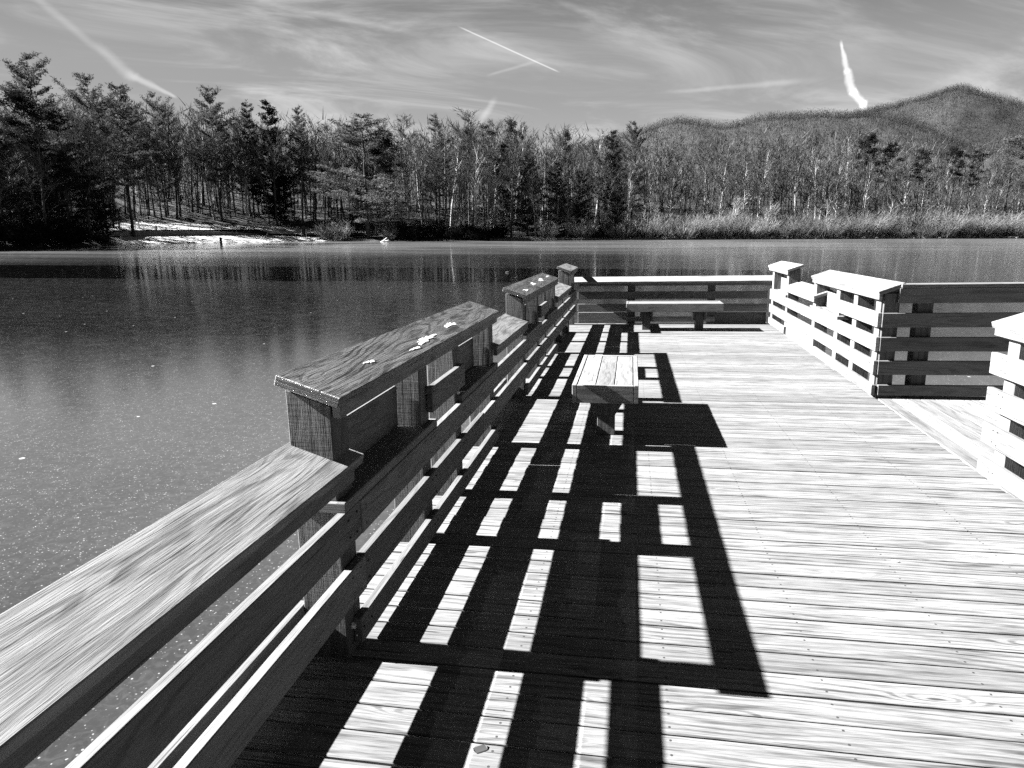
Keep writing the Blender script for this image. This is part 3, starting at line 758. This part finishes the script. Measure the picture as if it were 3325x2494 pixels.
# notable bare trees
for x, yt, d, lab, wx, pr in (
    (1000, 232, 40, 'large round fan-shaped bare crown standing on the skyline left of the clump-topped pines', 1.6, 1),
    (880, 240, 44, 'airy bare crown on the skyline right of the broad sunlit pine', 1.7, 2),
    (518, 300, 27, 'pale leaning bare tree at the back edge of the lawn', 1.0, 3),
    (524, 330, 27.5, 'second trunk of the pair at the back edge of the lawn', 1.0, 4),
    (1610, 355, 12, 'tall white-stemmed forked tree standing over the bushes right of centre', 1.2, 5),
    (1775, 330, 12, 'straight pale bare tree left of the large dark pine on the right', .9, 6),
    (1960, 380, 9, 'pale crooked tree leaning over the bushes on the right', 1.3, 7),
    (2140, 375, 9, 'pale many-stemmed dead tree near the right edge', 1.1, 0),
    (1065, 372, 8, 'white-barked spreading tree low in the wood at the centre', 1.3, 3)):
    plant('bare_tree', PB[pr], M_barkpale, M_twig, 'p', x, d, ytop=yt, label=lab, wx=wx)
for k in range(26):     # young spreading trees at the edge
    x = random.choice((random.uniform(700, 1240), random.uniform(1300, 2250), random.uniform(1300, 2250)))
    plant('bare_tree', PBs[k % 4], M_barkpale, M_shrub if x > 1300 else M_twig, 'y%d' % (x > 1300), x, random.uniform(1.5, 6), h=random.uniform(5, 10), label='young spreading leafless tree at the edge of the far shore', group='young bare trees at the water edge', wx=1.2)
# bushes along the right half of the shore
for k in range(110):
    x = 1252+1040*(k+random.random())/110
    plant('bush', PS[k % 4], M_shrub, M_shrub, 's', x, random.choice((random.uniform(.3, 3), random.uniform(3, 12))), h=random.uniform(2.4, 4.6)*random.choice((1, 1, 1.6)), label='twiggy leafless bush in the pale thicket along the right half of the far shore', cat='bush', group='bushes lining the right half of the far shore', wx=1.7, crown='twigs', trunk='stems')
for x, d, h, lab in ((705, 1.5, 4.6, 'rounded twiggy bush at the right end of the beach'), (738, 2., 4.2, 'second twiggy bush right of the beach, beside the first'), (840, 1., 3.6, 'small pale bush by the water below the sunlit white pine'), (1185, 1.5, 4., 'bright tangled bush above the reeds at the centre')):
    plant('bush', PS[1], M_shrub, M_shrub, 's', x, d, h=h, label=lab, cat='bush', wx=1.3, crown='twigs', trunk='stems')
for k in range(40):
    x = 850+400*(k+random.random())/40 if k < 24 else random.uniform(-60, 235)
    d = random.uniform(.4, 5); h = random.uniform(2.2, 4.6) if x > 800 else random.uniform(3, 6)
    if 150 < x < 240: h *= .6
    plant('evergreen_bush', PE[k % 3], M_bark, M_rhodo, 'e', x, d, h=h, label='dark evergreen bush overhanging the '+('centre' if x > 800 else 'left')+' shore', cat='bush', group='dark bushes along the '+('centre' if x > 800 else 'left')+' of the shore', wx=1.2, crown='leaves', trunk='stems')

# dense wood behind and on the mountains: nobody could count it
def stuff_wood(name, places, mat, label, n_sl=16, low=.08, wide=.06, thick=.035):
    P = np.array(places); n = len(P); H = P[:, 3]; out = []
    base = P[:, :3]
    # trunks
    w = H*.006
    a = rng.uniform(0, PI, n); off = np.stack([np.cos(a)*w, np.sin(a)*w, 0*a], 1); top = base.copy(); top[:, 2] += H*.9
    out.append(np.stack([base-off, base+off, top], 1))
    for k in range(n_sl):
        f = rng.uniform(low, .92, n); c = base.copy(); c[:, 2] += H*f
        az = rng.uniform(0, 2*PI, n); L = H*rng.uniform(.1, .26, n)*(1.1-f*.5)
        up = rng.uniform(.3, 1.6, n); d = np.stack([np.cos(az), np.sin(az), up], 1); d /= np.linalg.norm(d, axis=1)[:, None]
        st = c+np.stack([rng.normal(0, 1, n), rng.normal(0, 1, n), 0*az], 1)*(H*wide)[:, None]
        e = st+d*L[:, None]; s_ = np.stack([-np.sin(az), np.cos(az), rng.uniform(-.5, .5, n)], 1)*(L*thick+.012)[:, None]
        out.append(np.stack([st-s_, st+s_, e], 1))
    me = tri_mesh(name, np.concatenate(out, 0).reshape(-1, 3), None)
    return tag(link(name, me, mat), label, kind='stuff')
pl = []
for k in range(2600):
    x = random.uniform(-300, 2500); d = random.uniform(28 if not 235 < x < 700 else 36, 110); r = shore_r(x)+d; px, py = polar(x, r); z = ground_z(x, d)
    h = HC+elev(x, sky_y(x)+random.uniform(-22, 80))*r-z
    pl.append((px, py, z, max(6, h)))
stuff_wood('backdrop_wood', pl, M_twig, 'grey leafless wood massed behind the shoreline trees', 22)
# understorey brush
pl = []
for k in range(4200):
    x = random.uniform(-100, 2400); d = random.uniform(3, 32)
    if (235 < x < 720 and d < 27) or (x > 1240 and d < 9): continue
    r = shore_r(x)+d; px, py = polar(x, r); pl.append((px, py, ground_z(x, d), random.uniform(1.5, 6.5)))
stuff_wood('undergrowth', pl, M_bark, 'low dark brush between the trunks', 26)

# ------------------------------------------------------------------ mountains
def mountain(name, prof, r_top, r_base, r_back, label, seed, trees, mat):
    zb = 8 if r_top(0) < 700 else 26
    xs = np.arange(prof[0][0], prof[-1][0]+1, 12.); nj = 26; V = []; Fc = []
    px_ = [a for a, _ in prof]; py_ = [b for _, b in prof]
    def hz(x, j):
        yt = float(np.interp(x, px_, py_)); zt = HC+elev(x, yt)*r_top(x)-8.; f = j/(nj-1)
        f2 = min(1., f/.8); prf = math.sin(f2*PI/2)**1.15 if f <= .8 else 1-((f-.8)/.2)**2*.5
        bump_ = (math.sin(x*.011+seed+f*4)+.7*math.sin(x*.027-f*9+seed*2)+.35*math.sin(x*.06+f*14)+.25*math.sin(x*.11-f*23))*zt*.016*math.sin(min(1, f2)*PI)
        r = r_base(x)+(r_top(x)-r_base(x))*f2 if f <= .8 else r_top(x)+(r_back)*(f-.8)/.2
        return r, zb+(zt-zb)*prf+bump_
    for x in xs:
        for j in range(nj):
            r, z = hz(x, j); yt = float(np.interp(x, px_, py_)); p = polar(x+(1122-x)*(490-yt)/(7266-yt), r); V.append((p[0], p[1], z))
    for i in range(len(xs)-1):
        for j in range(nj-1): a = i*nj+j; Fc.append((a, a+nj, a+nj+1, a+1))
    me = bpy.data.meshes.new(name); me.from_pydata(V, [], Fc); me.update()
    for p in me.polygons: p.use_smooth = True
    tag(link(name, me, mat), label, kind='structure')
    pl = []
    VV = np.array(V).reshape(len(xs), nj, 3)
    for k in range(trees):
        i = random.uniform(0, len(xs)-1.01); j = random.uniform(2, .86*(nj-1)) if random.random() < .96 else random.uniform(.7, .83)*(nj-1)
        i0, j0 = int(i), int(j); p = VV[i0, j0]*(1-i+i0)*(1-j+j0)+VV[i0+1, j0]*(i-i0)*(1-j+j0)+VV[i0, j0+1]*(1-i+i0)*(j-j0)+VV[i0+1, j0+1]*(i-i0)*(j-j0)
        pl.append((p[0], p[1], p[2]-.5, random.uniform(4.5, 8)*(r_top(0)/620)**.5))
    return pl
M_hill = simple('wooded_hillside', 0.0065, .95, .06, .6)
M_hilltree = leafmat('hill_trees', 0.023, .2, .8, .09)
near = [(1180, 330), (1300, 300), (1390, 280), (1430, 264), (1470, 258), (1510, 262), (1560, 276), (1590, 270), (1640, 254), (1700, 246), (1780, 243), (1850, 244), (1900, 240), (1950, 254), (2030, 285), (2110, 320), (2200, 352), (2500, 400)]
back = [(1700, 300), (1800, 262), (1860, 246), (1920, 238), (1980, 226), (2010, 216), (2040, 203), (2070, 194), (2095, 199), (2125, 210), (2160, 219), (2212, 231), (2300, 240), (2600, 300)]
pl = mountain('near_hill', near, lambda x: 620., lambda x: 300., 120, 'wooded hill behind the right half of the far shore', 1., 22000, M_hill)
stuff_wood('hill_wood', pl, M_hilltree, 'bare trees covering the nearer hill', 9, .15, .2, .09)
pl = mountain('mountain', back, lambda x: 1050., lambda x: 560., 200, 'peaked wooded mountain at the right', 2.3, 22000, M_hill)
stuff_wood('mountain_wood', pl, M_hilltree, 'bare trees covering the peaked mountain', 9, .15, .2, .09)

# ------------------------------------------------------------------ beach furniture
def bxobj(name, mat, parts, loc, label, cat, rz=0., group=None):
    """parts: list of (partname, mat, [boxes])"""
    p = empty(name, loc, label, cat, group); p.rotation_euler = (0, 0, rz)
    for nm, mt, bxs in parts:
        mb_ = MB()
        for b_ in bxs: mb_.box(*b_, ch=.01)
        mb_.build(nm, mt, p)
    return p
def at(x, d, lift=0.):
    r = shore_r(x)+d; px, py = polar(x, r); return (px, py, ground_z(x, d)+lift)
# curved retaining wall
V = []; Fc = []; n = 60
for i in range(n+1):
    x = 236+330*i/n; dd = 10.1
    hgt = float(np.interp(x, [236, 420, 500, 566], [1.1, 1.05, .75, .12]))
    for d in (dd, dd+.3):
        q = at(x, d); zb = ground_z(x, 10)-.2; V.append((q[0], q[1], zb)); V.append((q[0], q[1], zb+.25+hgt))
for i in range(n):
    a = i*4; b_ = a+4; Fc += [(a, b_, b_+1, a+1), (a+1, b_+1, b_+3, a+3), (a+3, b_+3, b_+2, a+2)]
Fc += [(0, 1, 3, 2), (n*4, n*4+2, n*4+3, n*4+1)]
me = bpy.data.meshes.new('retaining_wall'); me.from_pydata(V, [], Fc); me.update()
tag(link('retaining_wall', me, M_conc), 'low curved grey wall between the beach and the lawn', 'wall')
# wire fence on the wall
fp = empty('wire_fence', at(400, 10.8), 'thin post and wire fence on top of the curved wall', 'fence')
inv = Matrix.Translation(-fp.location); rail_pts = []
for i in range(13):
    x = 262+24*i; q = Vector(at(x, 10.9)); mb_ = MB(); mb_.box(q.x-.045, q.x+.045, q.y-.045, q.y+.045, q.z-.2, q.z+1., ch=0); mb_.V = [tuple(inv @ Vector(v)) for v in mb_.V]; mb_.build('post', M_dark, fp); rail_pts.append(inv @ (q+Vector((0, 0, .95))))
tr = Tree(1); tr.tube(rail_pts, [.02]*13, 4); link('wire', tri_mesh('wire', tr.TV, tr.TF), M_dark, fp)
az = azim(655)
k = at(656, 5.); rz = -azim(656)
bxobj('notice_shelter', M_dark, [('post', M_white, [(-.65, -.5, -.1, .1, 0, 2.1)]), ('post', M_white, [(.35, .56, -.1, .1, 0, 2.1)]), ('board', M_dark, [(-.48, .33, -.04, .04, .7, 1.9)])], k, 'small notice shelter with white posts at the right end of the beach', 'shelter', rz)
rp = bpy.data.objects[-1] if False else [o for o in C.objects if o.name.startswith('notice_shelter')][0]
me = bpy.data.meshes.new('roof'); me.from_pydata([(-1.3, -.9, 2.), (1.3, -.9, 2.), (1.3, .9, 2.), (-1.3, .9, 2.), (0, -.9, 2.75), (0, .9, 2.75), (-1.3, -.9, 1.9), (1.3, -.9, 1.9), (1.3, .9, 1.9), (-1.3, .9, 1.9)], [], [(0, 4, 5, 3), (4, 1, 2, 5), (0, 1, 4), (3, 5, 2), (6, 9, 8, 7), (0, 6, 7, 1), (1, 7, 8, 2), (2, 8, 9, 3), (3, 9, 6, 0)]); link('roof', me, M_dark, rp)
k = at(609, 11.2)
bxobj('picnic_table', M_white, [('top', M_white, [(-.8, .8, -.35, .35, .95, 1.1)]), ('leg', M_dark, [(-.55, -.45, -.3, .3, 0, .95)]), ('leg', M_dark, [(.45, .55, -.3, .3, 0, .95)])], k, 'small white-topped table in the dark strip behind the beach', 'table', -azim(609))
k = at(300, 13.)
bxobj('lamp_post', M_white, [('pole', M_white, [(-.08, .08, -.08, .08, 0, 2.6)]), ('lamp_head', M_white, [(-.22, .22, -.2, .2, 2.6, 3.0)])], k, 'white post with a rounded head on the lawn above the wall', 'post')
k = at(292, 13.5)
bxobj('sign_post', M_white, [('pole', M_dark, [(-.05, .05, -.05, .05, 0, 1.5)]), ('sign_plate', M_white, [(-.25, .25, -.03, .03, 1.5, 2.0)])], k, 'short dark post with a pale plate left of the white post on the lawn', 'sign')
k = at(337, 11.2)
bxobj('bollard', M_dark, [('shaft', M_dark, [(-.13, .13, -.1, .1, 0, 1.15)]), ('cap', M_dark, [(-.16, .16, -.13, .13, 1.15, 1.22)])], k, 'thick dark fence bollard beside the curved wall', 'bollard')
px, py = on_ice(478, 529.5)
bxobj('mooring_post', M_dark, [('shaft', M_dark, [(-.16, .16, -.16, .16, -.3, 1.35)]), ('cap', M_dark, [(-.19, .19, -.19, .19, 1.35, 1.42)])], (px, py, 0), 'dark wooden post frozen into the ice in front of the beach', 'post')

# person on the beach, seen small from afar
def person(loc, rz, label, H=1.72):
    p = empty('person', loc, label, 'person'); p.rotation_euler = (0, 0, rz)
    J = {'pel': (0, 0, .92, .145), 'chest': (0, 0, 1.22, .165), 'neck': (0, 0, 1.47, .06), 'head': (0, .02, 1.58, .09), 'top': (0, .02, 1.68, .075),
         'lh': (-.09, 0, .86, .1), 'lk': (-.12, .03, .47, .065), 'la': (-.13, 0, .09, .045), 'lt': (-.14, .16, .04, .035),
         'rh': (.09, 0, .86, .1), 'rk': (.11, .03, .47, .065), 'ra': (.12, 0, .09, .045), 'rt': (.13, .16, .04, .035),
         'ls': (-.19, 0, 1.38, .065), 'le': (-.26, -.02, 1.1, .05), 'lw': (-.24, .08, .88, .038), 'lf': (-.24, .1, .8, .03),
         'rs': (.19, 0, 1.38, .065), 're': (.26, -.02, 1.1, .05), 'rw': (.24, .08, .88, .038), 'rf': (.24, .1, .8, .03)}
    E = [('pel', 'chest'), ('chest', 'neck'), ('neck', 'head'), ('head', 'top'), ('pel', 'lh'), ('lh', 'lk'), ('lk', 'la'), ('la', 'lt'), ('pel', 'rh'), ('rh', 'rk'), ('rk', 'ra'), ('ra', 'rt'),
         ('chest', 'ls'), ('ls', 'le'), ('le', 'lw'), ('lw', 'lf'), ('chest', 'rs'), ('rs', 're'), ('re', 'rw'), ('rw', 'rf')]
    ks = list(J); me = bpy.data.meshes.new('body'); me.from_pydata([J[k][:3] for k in ks], [(ks.index(a), ks.index(b_)) for a, b_ in E], []); me.update()
    o = link('body', me, M_dark, p); md = o.modifiers.new('skin', 'SKIN'); sv = me.skin_vertices[0].data
    for i, k in enumerate(ks): sv[i].radius = (J[k][3]*1.05, J[k][3]*.85)
    sv[0].use_root = True
    ss = o.modifiers.new('sub', 'SUBSURF'); ss.levels = 1; ss.render_levels = 1
    return p
k = at(577, 1.7); person((k[0], k[1], k[2]+.05), .4, 'person in dark clothes standing on the bright beach')
k = at(573, 1.0, .08)
bxobj('bucket', M_white, [('tub', M_white, [(-.16, .16, -.16, .16, 0, .38)]), ('rim', M_white, [(-.18, .18, -.18, .18, .38, .42)])], k, 'small white bucket standing left of the person on the beach', 'bucket')
# driftwood snag on the ice
px, py = on_ice(831, 522.5); sn = Tree(5)
sn.tube([Vector((-.9, 0, -.1)), Vector((-.1, 0, .35)), Vector((.5, .1, .95))], [.16, .14, .06], 6); sn.tube([Vector((-.1, 0, .3)), Vector((.5, -.1, .25)), Vector((1.0, 0, .4))], [.1, .07, .03], 5)
o = link('driftwood', tri_mesh('driftwood', sn.TV, sn.TF), M_white); o.location = (px, py, 0); tag(o, 'pale driftwood snag sticking out of the ice left of centre', 'driftwood')
# small stone on the ice
def stone(x, y, rad, label, mat, seed, name='stone', group=None, z=0.):
    r = random.Random(seed); bm = bmesh.new(); bmesh.ops.create_icosphere(bm, subdivisions=2, radius=rad)
    for v in bm.verts: v.co *= r.uniform(.8, 1.15); v.co.z *= .6
    me = bpy.data.meshes.new(name); bm.to_mesh(me); bm.free(); o = link(name, me, mat); o.location = (x, y, z+rad*.2); o.rotation_euler[2] = r.uniform(0, 6); tag(o, label, 'stone', group); return o
px, py = on_ice(1096, 589); stone(px, py, .13, 'small dark stone lying on the dark strip of ice near the centre', M_dark, 3)
# pale stones along the right shore
for k in range(34):
    x = 1540+700*(k+random.random())/34 if k > 6 else random.uniform(1500, 1700)
    q = at(x, random.uniform(-.9, -.4)); stone(q[0], q[1], random.uniform(.3, .75), 'pale stone at the water edge under the bushes on the right shore', M_rock, 50+k, group='pale stones along the right shore', z=0)
# reeds and dry grass spit
def reeds(name, x0, x1, n, hgt, label, dd=(-1.5, 1.2)):
    out = []
    for _ in range(n):
        x = random.uniform(x0, x1); m_ = (x-x0)/(x1-x0); d = random.uniform(*dd)*math.sin(PI*min(.95, max(.05, m_))); r = shore_r(x)+d; px, py = polar(x, r)
        h = hgt*random.uniform(.4, 1.1)*math.sin(PI*min(.9, max(.1, m_)))**.5; a = random.uniform(0, PI); w = .05
        lx, ly = random.gauss(0, .25)*h, random.gauss(0, .25)*h
        out += [(px-math.cos(a)*w, py-math.sin(a)*w, -.02), (px+math.cos(a)*w, py+math.sin(a)*w, -.02), (px+lx, py+ly, h)]
    return tag(link(name, tri_mesh(name, out, None), M_reed), label, kind='stuff')
reeds('dry_grass', 1058, 1245, 2600, .85, 'pale dry grass on a low spit at the centre of the far shore')
reeds('shore_grass', 1245, 2300, 6000, 1.1, 'dry grass at the foot of the bushes', (-.5, .8))

# ------------------------------------------------------------------ sun and sky
sd = np.array([1.44, .024, -1.]); sd = Rt @ (sd/np.linalg.norm(sd))
to_sun = -sd; el = math.asin(to_sun[2]); azs = math.atan2(to_sun[0], to_sun[1])
sun = bpy.data.lights.new('sun', 'SUN'); sun.energy = 5.; sun.angle = math.radians(.5); sun.color = (1, 1, 1)
so = bpy.data.objects.new('sun', sun); C.objects.link(so); so.rotation_euler = Vector(to_sun).to_track_quat('Z', 'Y').to_euler()
w = bpy.data.worlds.new('World'); scene.world = w; w.use_nodes = True; nt = w.node_tree
bg = nt.nodes['Background']
sk = N(nt, 'ShaderNodeTexSky', sky_type='NISHITA'); sk.sun_disc = False; sk.sun_elevation = el; sk.sun_rotation = azs; sk.altitude = 700
bw = N(nt, 'ShaderNodeRGBToBW', ins={0: sk.outputs[0]}).outputs[0]
tc = N(nt, 'ShaderNodeTexCoord').outputs['Generated']
nrm = N(nt, 'ShaderNodeVectorMath', operation='NORMALIZE', ins={0: tc}).outputs[0]
s3 = N(nt, 'ShaderNodeSeparateXYZ', ins={0: nrm}); dz = s3.outputs[2]
# black-and-white rendering of a deep blue sky: dark overhead, lighter towards the horizon
ramp = N(nt, 'ShaderNodeValToRGB', ins={0: mth(nt, 'MAXIMUM', dz, 0.)})
cr_ = ramp.color_ramp; cr_.interpolation = 'EASE'
pts = [(0., .44), (.10, .41), (.18, .345), (.30, .215), (.42, .10), (.6, .045), (1., .03)]
cr_.elements[0].position, cr_.elements[1].position = 0., 1.
for p_, v_ in pts[1:-1]: cr_.elements.new(p_)
for e, (p_, v_) in zip(cr_.elements, pts): e.position = p_; e.color = (v_, v_, v_, 1)
skyv = N(nt, 'ShaderNodeRGBToBW', ins={0: ramp.outputs[0]}).outputs[0]
nis = mth(nt, 'POWER', mth(nt, 'MAXIMUM', bw, .01), .25)      # only a soft share of the physical gradient
# cirrus: streaks on a flat high layer
inv_ = mth(nt, 'DIVIDE', 1., mth(nt, 'MAXIMUM', mth(nt, 'ADD', dz, .10), .05))
cxx = mth(nt, 'MULTIPLY', s3.outputs[0], inv_); cyy = mth(nt, 'MULTIPLY', s3.outputs[1], inv_)
rx = mth(nt, 'ADD', mth(nt, 'MULTIPLY', cxx, .8), mth(nt, 'MULTIPLY', cyy, .6)); ry = mth(nt, 'SUBTRACT', mth(nt, 'MULTIPLY', cyy, .8), mth(nt, 'MULTIPLY', cxx, .6))
c1 = noise(nt, vec(nt, mth(nt, 'MULTIPLY', rx, .8), mth(nt, 'MULTIPLY', ry, 1.5), 1.3), 1., 8., .62, 1.1)
c2 = noise(nt, vec(nt, mth(nt, 'MULTIPLY', cxx, .35), mth(nt, 'MULTIPLY', cyy, .35), 4.), 1., 3., .5)
cl = mth(nt, 'MULTIPLY', smooth(nt, c1, .42, .74), smooth(nt, c2, .36, .60, .3, 1.))
tot = mth(nt, 'ADD', skyv, mth(nt, 'MULTIPLY', cl, .30))
def nd_(v): v = np.array(v); return v/np.linalg.norm(v)
tw_ = noise(nt, nrm, 22., 4., .6); tw2 = noise(nt, nrm, 90., 3., .6)
def contrail(x0, y0, x1, y1, w0, w1, amt, wob=.004, f0=.03, f1=.03, soft=.5, puff=0.):
    global tot
    a, b_ = nd_(ray(x0, y0)), nd_(ray(x1, y1)); n_ = nd_(np.cross(a, b_)); t_ = nd_(b_-a); L_ = float((b_-a) @ t_); a0 = float(a @ t_)
    dot = lambda v: N(nt, 'ShaderNodeVectorMath', operation='DOT_PRODUCT', ins={0: nrm, 1: tuple(v)}).outputs['Value']
    al = mth(nt, 'DIVIDE', mth(nt, 'SUBTRACT', dot(t_), a0), L_)
    dist = mth(nt, 'ADD', dot(n_), mth(nt, 'MULTIPLY', mth(nt, 'SUBTRACT', tw_, .5), wob))
    wd = gmix(nt, al, w0, w1)
    if puff: wd = mth(nt, 'MULTIPLY', wd, mth(nt, 'ADD', 1-puff, mth(nt, 'MULTIPLY', tw2, 2*puff)))
    q = mth(nt, 'DIVIDE', mth(nt, 'ABSOLUTE', dist), wd)
    m_ = smooth(nt, q, 1.15, .9-soft)
    m_ = mth(nt, 'MULTIPLY', m_, smooth(nt, al, 0., f0)); m_ = mth(nt, 'MULTIPLY', m_, smooth(nt, al, 1., 1-f1))
    ff = mth(nt, 'GREATER_THAN', dot(nd_(a+b_)), .5); m_ = mth(nt, 'MULTIPLY', m_, ff)
    tot = mth(nt, 'ADD', tot, mth(nt, 'MULTIPLY', m_, amt))
u = 1/1479.
contrail(985, 55, 1212, 158, 1.6*u, 1.6*u, .30, .0005, .1, .08)                 # thin straight one
contrail(1045, 165, 1185, 125, 3*u, 5*u, .10, .002, .2, .4, .9)
contrail(520, -8, 950, 85, 11*u, 6*u, .10, .002, .1, .5, .9)
contrail(60, -20, 235, 125, 9*u, 9*u, .09, .004, .1, .3, .9)
contrail(195, 85, 300, 180, 10*u, 15*u, .13, .006, .3, .25, .9, .5)
contrail(265, 155, 385, 212, 11*u, 3*u, .22, .006, .25, .1, .8, .4)
contrail(1075, 205, 1030, 275, 8*u, 9*u, .16, .003, .35, .05, .9, .3)
contrail(1815, 84, 1832, 160, 2.5*u, 7*u, .50, .007, .2, .12, .7, .6)
contrail(1829, 146, 1845, 208, 8*u, 9*u, .50, .007, .15, .12, .65, .5)
contrail(1840, 194, 1868, 232, 9*u, 8*u, .50, .006, .12, .12, .65, .4)
contrail(1865, 214, 1867, 262, 8*u, 7*u, .50, .004, .14, .02, .65, .4)
contrail(1400, 203, 1800, 170, 4*u, 8*u, .12, .003, .3, .3, .9, .4)
contrail(1185, -5, 1400, 75, 6*u, 16*u, .08, .006, .2, .6, .95, .4)
sc_ = 1/13.2
nt.links.new(grey(nt, mth(nt, 'MULTIPLY', mth(nt, 'MULTIPLY', tot, sc_/.1), mth(nt, 'DIVIDE', nis, mth(nt, 'ADD', mth(nt, 'MULTIPLY', nis, .5), .5)))), bg.inputs[0])
bg.inputs[1].default_value = .1
scene.view_settings.view_transform = 'Standard'; scene.view_settings.look = 'None'; scene.view_settings.exposure = 3.65; scene.view_settings.gamma = 1
scene.cycles.max_bounces = 5; scene.cycles.diffuse_bounces = 1; scene.cycles.glossy_bounces = 2; scene.cycles.transmission_bounces = 2
scene.cycles.use_denoising = False
